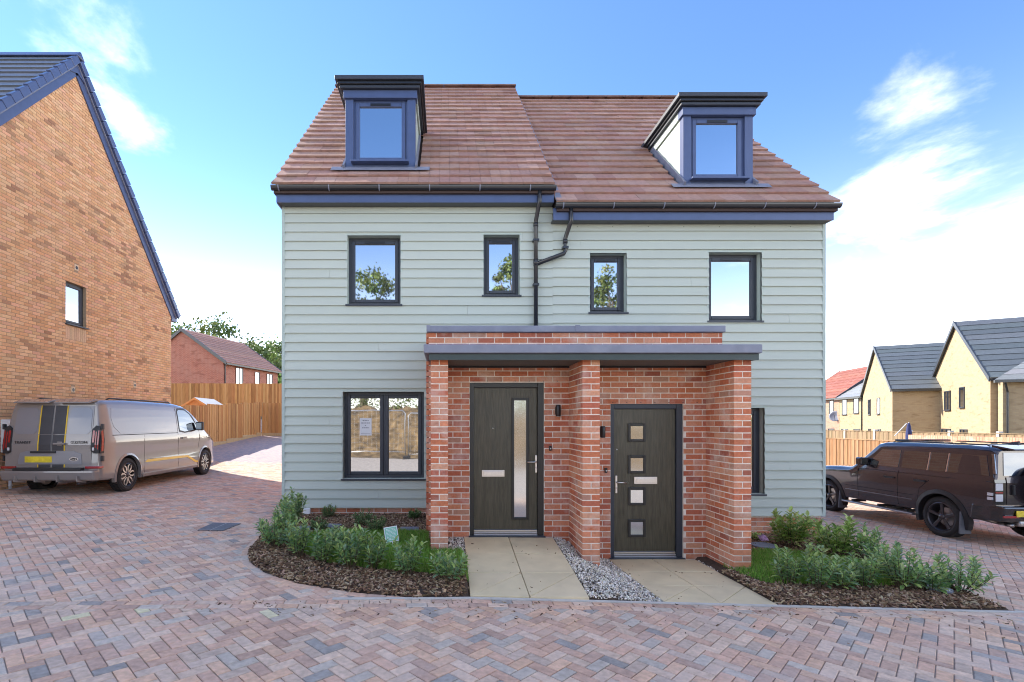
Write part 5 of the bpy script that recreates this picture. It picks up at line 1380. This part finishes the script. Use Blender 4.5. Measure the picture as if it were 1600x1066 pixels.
# ---- the van
def make_van():
    zg = .295
    prof = [(0, .955), (.02, .978), (.06, .992), (.12, 1), (.3, 1), (.6, 1), (1.0, 1), (1.5, 1), (2.0, 1), (2.5, 1), (3.0, 1), (3.4, 1), (3.7, 1), (3.95, 1), (4.2, 1), (4.45, 1), (4.6, 1), (4.8, 1), (5.0, 1), (5.2, 1), (5.34, .97), (5.42, .90)]
    top = [(0, 1.93), (.15, 1.97), (1.0, 2.0), (3.1, 1.99), (3.5, 1.93), (3.8, 1.80), (4.2, 1.55), (4.62, 1.24), (4.9, 1.15), (5.2, 1.02), (5.34, .90), (5.42, .80)]
    bot = [(0, .36), (.25, .34), (.5, .30), (4.9, .28), (5.42, .30)]
    tabT = [(.2, .955), (.32, .985), (.5, 1.0), (.66, .992), (.78, .985), (1.12, 1.0), (1.2, .985), (1.35, .962), (1.6, .925), (1.85, .88), (2.0, .82)]
    tabW = [(0, .985), (.2, 1.0), (3.6, 1.0), (4.3, .99), (4.8, .965), (5.2, .88), (5.42, .74)]
    lean = [(.3, -.01), (.45, -.02), (.6, 0), (1.05, .0), (1.2, .02), (1.6, .075), (2.0, .14)]
    c = Car('delivery_van', 'grey panel van with black and yellow stripes parked beside the buff brick house', (-7.93, 10.2, zg), math.radians(90), prof, tabT, tabW, top, bot, lean, .11)
    grey = paint('van_paint', (.225, .208, .195), .22)
    wheels = [(.90, .36), (4.46, .36)]
    body = c.body(grey, wheels, .435, .70)
    for x, z in wheels:
        for sd in (1, -1): c.wheel(x, sd * .985, .36, .225, .262, ('petal', 6), sd, True)
    R_ = -1                                     # the flank seen from the drive
    for sd in (1, -1):
        # raised wheel arch lips
        for wx, wz in wheels:
            m = MB(); n = 22; A = [math.radians(-14 + 208 * i / n) for i in range(n + 1)]
            for a, b in zip(A, A[1:]):
                P = []
                for rr, yy in ((.43, .0), (.475, .0)):
                    for q in (a, b):
                        x, z = wx + rr * math.cos(q), wz + rr * math.sin(q); P.append((x, z))
                pts = []
                for off in (-.06, .018):
                    for (x, z) in (P[0], P[1], P[3], P[2]): pts.append((x, sd * (c.w(x, max(z, .3)) + off - (.012 if math.hypot(x - wx, z - wz) > .45 and off > 0 else 0)), z))
                m.hexa(pts)
            c.mesh('arch_lip', m, grey, body, smooth=False)
        # sill strip, recessed upper panel outline, cab door
        c.side('sill_skirt', [(1.42, .26), (3.95, .26), (3.95, .335), (1.42, .335)], grey, sd, .02, .05)
        up = [(.62, 1.27), (.42, 1.42), (.36, 1.60), (.40, 1.80), (2.84, 1.80), (2.88, 1.27)]
        c.side('upper_panel', up, paint('van_panel', (.215, .198, .185), .2), sd, .004, .015)
        def groove(pts, name='panel_gap', wd=.009):
            m = MB()
            for (x0, z0), (x1, z1) in zip(pts, pts[1:]):
                l = math.hypot(x1 - x0, z1 - z0); n = max(1, int(l / .12)); nx, nz = -(z1 - z0) / l * wd / 2, (x1 - x0) / l * wd / 2
                for i in range(n):
                    q = []
                    for off in (-.01, .0022):
                        for (t, s_) in ((i / n, -1), ((i + 1) / n, -1), ((i + 1) / n, 1), (i / n, 1)):
                            x, z = lerp(x0, x1, t) + nx * s_, lerp(z0, z1, t) + nz * s_; q.append((c.lx(x, z), sd * (c.w(x, z) + off), z))
                    m.hexa(q)
            c.mesh(name, m, M['well'], body)
        groove([(2.95, .36), (2.95, 1.2), (2.98, 1.86)]); groove([(.36, 1.235), (2.95, 1.235)], wd=.014); groove([(1.48, .36), (1.48, 1.22)], wd=.006)
        groove([(2.97, 1.88), (3.45, 1.87), (3.80, 1.68), (4.08, 1.34), (4.10, 1.10), (4.02, .80)]); groove([(4.12, 1.12), (4.5, 1.10), (5.05, .98)], wd=.008)
        g = c.side('cab_window', [(3.06, 1.30), (3.06, 1.78), (3.12, 1.83), (3.44, 1.82), (3.66, 1.72), (3.98, 1.40), (4.0, 1.32), (3.3, 1.26)], M['car_glass'], sd, .007, .02)
        c.side('window_seal', [(3.02, 1.26), (3.02, 1.80), (3.10, 1.865), (3.46, 1.855), (3.70, 1.75), (4.05, 1.40), (4.06, 1.30), (3.3, 1.225)], M['trim'], sd, .003, .02)
        c.side('door_handle', [(3.10, 1.075), (3.30, 1.085), (3.30, 1.125), (3.10, 1.115)], grey, sd, .035, .04)
        ml = c.mesh('mirror', MB().box(3.86, 3.98, sd * 1.08 - .10, sd * 1.08 + .10, 1.28, 1.52), M['trim'], bevel=.035)
        c.mesh('mirror_glass', MB().box(3.852, 3.862, sd * 1.08 - .075, sd * 1.08 + .075, 1.31, 1.49), M['car_glass'], ml)
        c.mesh('mirror_arm', MB().box(3.88, 3.97, min(sd * .90, sd * 1.02), max(sd * .90, sd * 1.02), 1.30, 1.36), M['trim'], ml)
        # black and yellow flank stripe
        c.side('flank_stripe', [(1.72, .665), (4.03, .685), (4.03, .42), (3.85, .44), (3.40, .615), (1.60, .625)], mat('stripe_dark', (.06, .055, .05), .3, coat=1), sd, .0035, .01)
        c.side('yellow_stripe', [(1.50, .60), (1.60, .645), (2.9, .64), (3.42, .625), (3.88, .455), (4.03, .43), (4.03, .385), (3.84, .405), (3.38, .575), (1.56, .585)], M['yellow'], sd, .006, .012)
        c.mesh('roof_rail', MB().tube([(.55, sd * .73, 1.99), (.65, sd * .73, 2.015), (2.95, sd * .73, 2.02), (3.05, sd * .73, 1.98)], .016, 8), M['trim'], smooth=True)
        # tail lamp
        tl = c.rear('tail_lamp', [(sd * .80, .93), (sd * .86, .88), (sd * .965, .88), (sd * .965, 1.40), (sd * .88, 1.44), (sd * .80, 1.36)], M['trim'], .02, .08)
        c.side('lamp_side', [(-.0, .88), (.10, .88), (.10, 1.42), (-.0, 1.42)], M['trim'], sd, .008, .03, parent=tl)
        for a, b, z0, z1, mm in ((.885, .905, .99, 1.32, M['tail_red']), (.93, .955, .96, 1.34, M['tail_red']), (.83, .87, .94, 1.0, M['tail_clear']), (.825, .865, 1.10, 1.34, M['tail_red'])):
            y0, y1 = sorted((sd * a, sd * b)); c.rear('lamp_lens', [(y0, z0), (y1, z0), (y1, z1), (y0, z1)], mm, .026, .02, parent=tl)
        c.side('lamp_lens', [(.02, .92), (.075, .92), (.075, 1.38), (.02, 1.38)], M['tail_red'], sd, .012, .02, parent=tl)
        y0, y1 = sorted((sd * .70, sd * .985)); c.mesh('rear_reflector', MB().box(-.045, .10, y0, y1, .575, .625), M['tail_red'], bevel=.01)
        # rear door panel
        y0, y1 = (.015, .80) if sd > 0 else (-.80, -.015)
        dr = c.rear('rear_door', [(y0, .60), (y1, .60), (y1, 1.84), (y0, 1.84)], grey, .006, .02)
        a, b = (.31, .77) if sd > 0 else (-.77, -.31); q = .06
        c.rear('door_panel', [(a + q, 1.27), (b - q, 1.27), (b, 1.33), (b - .02, 1.74), (b - q, 1.80), (a + q, 1.80), (a, 1.74), (a, 1.33)], paint('van_door', (.21, .215, .23), .18), .012, .015, parent=dr)
        s0, s1 = (.02, .255) if sd > 0 else (-.255, -.02)
        for z0, z1 in ((1.265, 1.845), (.935, 1.255), (.60, .865)):
            c.rear('rear_stripe', [(s0, z0), (s1, z0), (s1, z1), (s0, z1)], M['stripe'], .014, .012, parent=dr)
            e0, e1 = (.255, .276) if sd > 0 else (-.276, -.255)
            c.rear('yellow_edge', [(e0, z0), (e1, z0), (e1, z1), (e0, z1)], M['yellow'], .0145, .012, parent=dr)
        for z in (1.36, .72): c.mesh('door_hinge', MB().box(.02, .09, sd * .99 - .02, sd * .99 + .02, z, z + .11), M['trim'], dr, bevel=.01)
        c.mesh('spoiler', MB().hexa([(-.02, min(sd * .05, sd * .76), 1.885), (-.02, max(sd * .05, sd * .76), 1.885), (.2, max(sd * .05, sd * .80), 1.94), (.2, min(sd * .05, sd * .80), 1.94), (-.02, min(sd * .06, sd * .75), 1.915), (-.02, max(sd * .06, sd * .75), 1.915), (.2, max(sd * .05, sd * .80), 1.98), (.2, min(sd * .05, sd * .80), 1.98)]), grey, bevel=.012)
    # number plate recess and plate, handle, badges
    c.rear('plate_recess', [(-.62, .66), (.66, .66), (.66, .74), (.62, .89), (.50, .925), (-.46, .925), (-.60, .87)], paint('van_recess', (.21, .215, .23), .4), .0165, .012)
    c.rear('plate_bar', [(-.10, .885), (.40, .885), (.40, .925), (-.10, .925)], M['trim'], .04, .04)
    c.rear('number_plate', [(-.02, .70), (.52, .70), (.52, .82), (-.02, .82)], M['plate'], .024, .012)
    h = c.mesh('door_handle', MB().box(-.055, -.02, -.30, -.06, 1.055, 1.095).box(-.02, .0, -.22, -.12, 1.03, 1.12), grey, bevel=.012)
    RX = Matrix(((0, 0, -1, 0), (-1, 0, 0, 0), (0, 1, 0, 0), (0, 0, 0, 1)))
    text_part('TRANSIT', .075, Matrix.Translation((-.018, .57, 1.10)) @ RX, M['trim'], c.o); text_part('CUSTOM', .075, Matrix.Translation((-.018, -.56, 1.10)) @ RX, M['trim'], c.o)
    bd = MB(); n = 28
    V = [(-.020, -.46 + .085 * math.cos(2 * math.pi * i / n), .765 + .038 * math.sin(2 * math.pi * i / n)) for i in range(n)]
    bd.add(V + [(-.005, y, z) for _, y, z in V], [tuple(range(n - 1, -1, -1))] + [(i, (i + 1) % n, n + (i + 1) % n, n + i) for i in range(n)]); b_ = c.mesh('oval_badge', bd, M['chrome'])
    V = [(-.0225, -.46 + .074 * math.cos(2 * math.pi * i / n), .765 + .030 * math.sin(2 * math.pi * i / n)) for i in range(n)]
    c.mesh('badge_face', MB().add(V + [(-.018, y, z) for _, y, z in V], [tuple(range(n - 1, -1, -1))] + [(i, (i + 1) % n, n + (i + 1) % n, n + i) for i in range(n)]), M['trim'], b_)
    text_part('Ford', .052, Matrix.Translation((-.024, -.46, .765)) @ RX, M['chrome'], b_, 'badge_lettering')
    # rear bumper with step and lower valance
    bp = MB().prism([(-.14, .40), (-.15, .52), (-.10, .585), (.10, .59), (.10, .34), (-.05, .33)], -.96, .96, 'y')
    bp = MB().hexa([(-.10, -.93, .34), (-.10, .93, .34), (.35, .98, .31), (.35, -.98, .31), (-.15, -.95, .54), (-.15, .95, .54), (.32, 1.0, .58), (.32, -1.0, .58)]); c.mesh('rear_bumper', bp, grey, bevel=.035)
    c.mesh('bumper_step', MB().box(-.135, -.02, -.68, .68, .535, .60), M['trim'], bevel=.01)
    for y in (-.62, -.22, .22, .62): c.mesh('diffuser_fin', MB().hexa([(-.16, y - .012, .32), (-.16, y + .012, .32), (.1, y + .012, .28), (.1, y - .012, .28), (-.165, y - .012, .44), (-.165, y + .012, .44), (.1, y + .012, .40), (.1, y - .012, .40)]), grey)
    # windscreen, bonnet grille, exhaust
    ws = [(-.72, 3.70), (.72, 3.70), (.80, 4.52), (-.80, 4.52)]
    c.mesh('windscreen', MB().hexa([(3.66, -.70, 1.86), (3.66, .70, 1.86), (4.54, .80, 1.30), (4.54, -.80, 1.30), (3.68, -.70, 1.90), (3.68, .70, 1.90), (4.56, .80, 1.34), (4.56, -.80, 1.34)]), M['car_glass'])
    c.mesh('exhaust', MB().tube([(.6, -.5, .27), (.2, -.52, .26), (.02, -.52, .27)], .03, 10), M['rim_dark'], smooth=True)
    c.mesh('front_bumper', MB().hexa([(5.1, -.85, .25), (5.1, .85, .25), (5.46, .60, .27), (5.46, -.60, .27), (5.1, -.88, .62), (5.1, .88, .62), (5.47, .62, .60), (5.47, -.62, .60)]), grey, bevel=.05)
    for sd in (1, -1): c.mesh('headlamp', MB().hexa([(5.06, sd * .70, .78), (5.06, sd * .90, .80), (5.30, sd * .80, .74), (5.40, sd * .60, .74), (5.02, sd * .70, .96), (5.02, sd * .90, .98), (5.24, sd * .80, .90), (5.34, sd * .60, .88)]), M['tail_clear'])
M['yellow'] = mat('yellow_vinyl', (.75, .50, .01), .35); M['stripe'] = mat('black_vinyl', (.045, .046, .05), .45, nvar=.1)
make_van()
# ---- the dark four wheel drive
def make_suv():
    zg = -.512
    prof = [(0, .965), (.03, .985), (.10, 1), (.3, 1), (.6, 1), (1.0, 1), (1.4, 1), (1.8, 1), (2.2, 1), (2.45, 1), (2.6, 1), (2.9, 1), (3.2, 1), (3.3, 1), (3.6, 1), (4.0, 1), (4.4, 1), (4.6, .98), (4.72, .94)]
    top = [(0, 1.80), (.12, 1.84), (.6, 1.865), (2.4, 1.86), (2.62, 1.82), (3.18, 1.28), (3.3, 1.22), (4.3, 1.16), (4.6, 1.10), (4.72, .98)]
    bot = [(0, .52), (.5, .46), (4.3, .42), (4.72, .50)]
    tabT = [(.4, .955), (.6, .985), (.85, 1.0), (1.10, .998), (1.20, .985), (1.26, .955), (1.32, .94), (1.72, .865), (1.87, .80)]
    tabW = [(0, .95), (.25, .985), (.6, 1.0), (4.0, 1.0), (4.4, .97), (4.72, .86)]
    lean = [(.4, 0), (1.2, 0), (1.35, .02), (1.9, .10)]
    c = Car('estate_car', 'dark grey four wheel drive car with rear spare wheel parked beside the clad house', (10.99, 9.30, zg), math.radians(90), prof, tabT, tabW, top, bot, lean, .10)
    dark = mat('suv_paint', (.055, .045, .050), .2, metal=.55, coat=1., nvar=.04, nscale=2)
    wheels = [(.98, .40), (4.0, .40)]
    body = c.body(dark, wheels, .475, .66)
    for x, z in wheels:
        for sd in (1, -1): c.wheel(x, sd * .985, .40, .25, .295, ('five', 5), sd)
    for sd in (1, -1):
        for wx, wz in wheels:
            m = MB(); n = 24; A = [math.radians(-18 + 216 * i / n) for i in range(n + 1)]
            for a, b in zip(A, A[1:]):
                pts = []
                for off in (-.08, .028):
                    for rr, q in ((.47, a), (.47, b), (.55, b), (.55, a)):
                        x, z = wx + rr * math.cos(q), wz + rr * math.sin(q); pts.append((x, sd * (c.w(x, max(z, .42)) + off - (.015 if rr > .5 and off > 0 else 0)), z))
                m.hexa(pts)
            c.mesh('arch_flare', m, M['trim'], body)
            c.mesh('mud_flap', MB().hexa([(wx - .50, sd * .985 - .12, .16), (wx - .50, sd * .985 + .10, .16), (wx - .47, sd * .985 + .10, .17), (wx - .47, sd * .985 - .12, .17), (wx - .44, sd * .985 - .12, .58), (wx - .44, sd * .985 + .02, .58), (wx - .41, sd * .985 + .02, .58), (wx - .41, sd * .985 - .12, .58)]), M['rubber'])
        T_ = 1.69; B_ = 1.315
        c.side('glass_surround', [(.03, B_ - .03), (2.96, B_ - .03), (2.52, T_ + .05), (.10, T_ + .05)], M['gloss_black'], sd, .004, .03)
        def win(name, P, mm=None): c.side(name, P, mm or M['suv_glass'], sd, .0085, .015)
        win('front_window', [(1.98, B_), (2.82, B_), (2.46, T_), (1.98, T_)], M['car_glass']); win('rear_window', [(1.32, B_), (1.90, B_), (1.90, T_), (1.32, T_)])
        win('quarter_window', [(.92, B_), (1.27, B_), (1.27, T_), (.92, T_)]); win('cargo_window', [(.10, B_), (.87, B_), (.87, T_), (.16, T_)])
        for x in (1.295, .895): c.side('window_strip', [(x - .012, B_), (x + .012, B_), (x + .012, T_), (x - .012, T_)], M['chrome'], sd, .011, .012)
        c.side('shoulder_trim', [(.05, 1.205), (3.0, 1.205), (3.0, 1.215), (.05, 1.215)], M['trim'], sd, .004, .01)
        def groove(pts, wd=.008, mm=None, off=.002):
            m = MB()
            for (x0, z0), (x1, z1) in zip(pts, pts[1:]):
                l = math.hypot(x1 - x0, z1 - z0); n = max(1, int(l / .1)); nx, nz = -(z1 - z0) / l * wd / 2, (x1 - x0) / l * wd / 2
                for i in range(n):
                    q = []
                    for of in (-.01, off):
                        for (t, s_) in ((i / n, -1), ((i + 1) / n, -1), ((i + 1) / n, 1), (i / n, 1)):
                            x, z = lerp(x0, x1, t) + nx * s_, lerp(z0, z1, t) + nz * s_; q.append((c.lx(x, z), sd * (c.w(x, z) + of), z))
                    m.hexa(q)
            c.mesh('panel_gap', m, mm or M['well'], body)
        groove([(1.94, .50), (1.94, 1.28)]); groove([(3.02, .52), (3.02, 1.25)]); groove([(1.22, 1.28), (1.22, 1.10), (1.42, .92), (1.50, .52)])
        groove([(1.60, .66), (3.4, .66)], .014, M['chrome2'], .008); groove([(1.55, .76), (3.4, .76)], .008)
        for x in (2.02, 1.28):
            c.side('door_handle', [(x, 1.06), (x + .24, 1.06), (x + .24, 1.10), (x, 1.10)], M['trim'], sd, .03, .04)
        ml = c.mesh('mirror', MB().box(2.74, 2.90, sd * 1.06 - .10, sd * 1.06 + .10, 1.30, 1.48), M['gloss_black'], bevel=.03); c.mesh('mirror_arm', MB().box(2.76, 2.86, min(sd * .88, sd * 1.0), max(sd * .88, sd * 1.0), 1.31, 1.36), M['trim'], ml)
        c.mesh('side_step', MB().box(1.52, 3.45, sd * .97 - .09, sd * .97 + .09, .335, .375), M['rim_silver'], bevel=.012)
        for x in (1.75, 2.45, 3.2): c.mesh('step_bracket', MB().box(x, x + .06, sd * .80 - .16, sd * .80 + .16, .36, .42), M['trim'])
        c.mesh('roof_rail', MB().tube([(.30, sd * .70, 1.86), (.36, sd * .70, 1.885), (2.3, sd * .70, 1.885), (2.38, sd * .70, 1.855)], .012, 8), M['trim'], smooth=True)
        # tail lamps: two small squares and two rounded bars
        tl = c.rear('tail_lamp', [(sd * .74, .80), (sd * .94, .80), (sd * .94, 1.26), (sd * .74, 1.26)], M['gloss_black'], .006, .03)
        for z0, z1, a, b, mm in ((1.06, 1.19, .80, .93, M['tail_clear']), (.86, .99, .80, .93, M['tail_clear']), (1.01, 1.035, .80, .93, M['tail_red'])):
            y0, y1 = sorted((sd * a, sd * b)); c.rear('lamp_lens', [(y0, z0), (y1, z0), (y1, z1), (y0, z1)], mm, .016, .02, parent=tl)
        for z in (.88, .96): c.side('side_lamp', [(.02, z), (.10, z), (.10, z + .055), (.02, z + .055)], M['tail_clear'], sd, .008, .02, parent=tl)
        y0, y1 = sorted((sd * .66, sd * .92)); c.mesh('rear_reflector', MB().box(-.145, -.12, y0, y1, .58, .62), M['tail_red'])
        c.side('rear_quarter_glass', [(-.0, 1.36), (.045, 1.36), (.08, 1.72), (.035, 1.72)], M['car_glass'], sd, .006, .02)
    c.mesh('rear_bumper', MB().hexa([(-.10, -.90, .50), (-.10, .90, .50), (.42, .985, .46), (.42, -.985, .46), (-.14, -.92, .78), (-.14, .92, .78), (.36, 1.0, .78), (.36, -1.0, .78)]), M['gloss_black'], bevel=.035)
    c.mesh('bumper_skid', MB().box(-.06, .3, -.55, .55, .40, .50), M['rim_silver'], bevel=.03)
    c.mesh('exhaust', MB().tube([(.1, .62, .42), (-.02, .62, .42)], .035, 12).tube([(1.0, .3, .40), (.35, .5, .40), (.1, .62, .42)], .03, 10), M['rim_silver'], smooth=True)
    c.rear('rear_screen', [(-.76, 1.33), (.76, 1.33), (.70, 1.75), (-.70, 1.75)], M['suv_glass'], .008, .03)
    c.rear('tailgate', [(-.72, .80), (.72, .80), (.72, 1.30), (-.72, 1.30)], dark, .01, .03)
    sp = MB().lathe([(0, -.32), (.30, -.325), (.36, -.30), (.40, -.25), (.405, -.12), (.36, -.05), (0, -.05)], 48, 'x', (0, .0, 1.14)); c.mesh('spare_wheel', sp, M['gloss_black'], smooth=True)
    c.mesh('tailgate_handle', MB().box(-.05, -.01, .60, .64, .98, 1.16), M['trim'], bevel=.01)
    c.rear('number_plate', [(.18, .60), (.70, .60), (.70, .71), (.18, .71)], M['plate'], .150, .012)
    c.mesh('rear_spoiler', MB().hexa([(-.08, -.66, 1.79), (-.08, .66, 1.79), (.3, .68, 1.84), (.3, -.68, 1.84), (-.07, -.66, 1.82), (-.07, .66, 1.82), (.3, .68, 1.885), (.3, -.68, 1.885)]), dark, bevel=.012)
    c.mesh('roof_fin', MB().hexa([(.42, -.03, 1.88), (.42, .03, 1.88), (.68, .02, 1.88), (.68, -.02, 1.88), (.43, -.012, 1.95), (.43, .012, 1.95), (.56, .008, 1.93), (.56, -.008, 1.93)]), M['trim'])
    c.mesh('light_bar', MB().box(2.34, 2.46, -.60, .60, 1.885, 1.92), M['trim'], bevel=.015)
    c.mesh('windscreen', MB().hexa([(2.66, -.70, 1.77), (2.66, .70, 1.77), (3.17, .80, 1.285), (3.17, -.80, 1.285), (2.68, -.70, 1.80), (2.68, .70, 1.80), (3.19, .80, 1.315), (3.19, -.80, 1.315)]), M['car_glass'])
    for sd in (1, -1): c.mesh('headlamp', MB().lathe([(0, .02), (.09, .02), (.10, 0)], 20, 'x', (4.70, sd * .64, .98)), M['tail_clear'])
M['rubber'] = mat('grey_rubber', (.10, .105, .115), .6); M['gloss_black'] = mat('gloss_black', (.012, .012, .014), .12, coat=1.); M['suv_glass'] = glass_mat('tinted_glass', (.006, .005, .006), .14); M['chrome2'] = mat('satin_trim', (.30, .30, .32), .3, metal=.8)
make_suv()
# ---------------------------------------------------------------- behind the photographer: the earth bank and trees the windows reflect
M['bank'] = mat('clay_bank', (.17, .11, .052), .95, nvar=.75, nscale=3.2, bump=1.0, bscale=4, dirt=((.05, .034, .02), 2.0, .95))
def bankz(x, y):
    t = sm(-7.5, -11.2, y); z = G(x, y) - .05 + t * (2.3 + .35 * noise.noise((x * .25, 0, 1)))
    z += t * (1.05 - t * .6) * (.75 * noise.noise((x * .8, y * .8, 2)) + .45 * noise.noise((x * 2.1, y * 2.1, 5)) + .22 * noise.noise((x * 5, y * 5, 7)))
    return z
sheet('earth_bank', axis_pts(-26, 26, -9, 12, .12, .5), axis_pts(-22, -7.2, -12, 0, .12, .5), bankz, M['bank'])
for i, (x, y, h, rx, rz) in enumerate(((-5.6, -17.5, 9.6, 2.6, 3.2), (4.6, -16.5, 10.6, 1.7, 3.4), (11.2, -17.5, 10.2, 2.2, 3.6), (-13.5, -19, 9.0, 3.2, 3.2))):
    lab = ('bushy tree on the earth bank reflected in the wide upper window', 'slender tree on the earth bank reflected in the narrow upper window', 'tall tree on the earth bank with an open crown', 'broad tree at the far end of the earth bank')[i]
    tree(lab, x, y, bankz(x, y), h, rx, rz, 3600, .24, cols=((.13, .17, .035), (.17, .20, .05), (.09, .13, .03)), seed=40 + i)
def scrub():
    r = random.Random(77); V = []; Fc = []; C = []
    for i in range(26000):
        x, y = r.uniform(-20, 20), r.uniform(-15, -11); z = bankz(x, y); hh = 1.3 + .9 * (noise.noise((x * .6, y * .6, 4)) + .4)
        if hh < .5: continue
        q = Vector((x, y, z + r.uniform(0, hh))); a = Vector((r.uniform(-1, 1), r.uniform(-1, 1), r.uniform(-1, 1))).normalized(); b = a.orthogonal().normalized(); L_ = r.uniform(.1, .2); k = len(V)
        V += [q - a * L_ * .5, q + b * L_ * .25, q + a * L_ * .5, q - b * L_ * .25]; Fc.append((k, k + 1, k + 2, k + 3)); C.append(vary(r.choice([(.10, .15, .035), (.15, .18, .05), (.22, .2, .09)]), .2, r))
    tag(mesh_obj('bank_scrub', V, Fc, M['leaf'], None, C), 'green scrub along the top of the earth bank', 'scrub', kind='stuff')
scrub()
M['galv'] = mat('galvanised_steel', (.62, .63, .65), .35, metal=.9)
def mesh_panel(x, rot, label):
    y = -6.6; T = TR(x, y, G(x, y) + .1, rot); m = MB(T)
    m.tube([(0, 0, 0), (0, 0, 1.85), (.12, 0, 2.0), (3.3, 0, 2.0), (3.42, 0, 1.85), (3.42, 0, 0)], .021, 8); m.tube([(0, 0, .12), (3.42, 0, .12)], .018, 6)
    o = m.build('fence_panel', M['galv'], None, smooth=True); tag(o, label, 'fence panel')
    w = MB(T)
    for k in range(17): w.tube([(.2 * k + .1, 0, .12), (.2 * k + .1, 0, 1.99)], .003, 4, cap=False)
    for k in range(8): w.tube([(0, 0, .3 + .22 * k), (3.42, 0, .3 + .22 * k)], .003, 4, cap=False)
    w.build('wire_mesh', M['galv'], o)['kind'] = 'stuff'
    MB(T).box(-.25, .1, -.35, .35, -.12, .03).build('foot_block', M['tyre'], o, bevel=.02)
mesh_panel(-5.3, .06, 'round topped steel mesh panel standing before the earth bank, nearest the drive'); mesh_panel(-1.75, -.05, 'round topped steel mesh panel before the earth bank facing the slot glass door')
mesh_panel(1.8, .03, 'round topped steel mesh panel before the earth bank facing the four pane door')
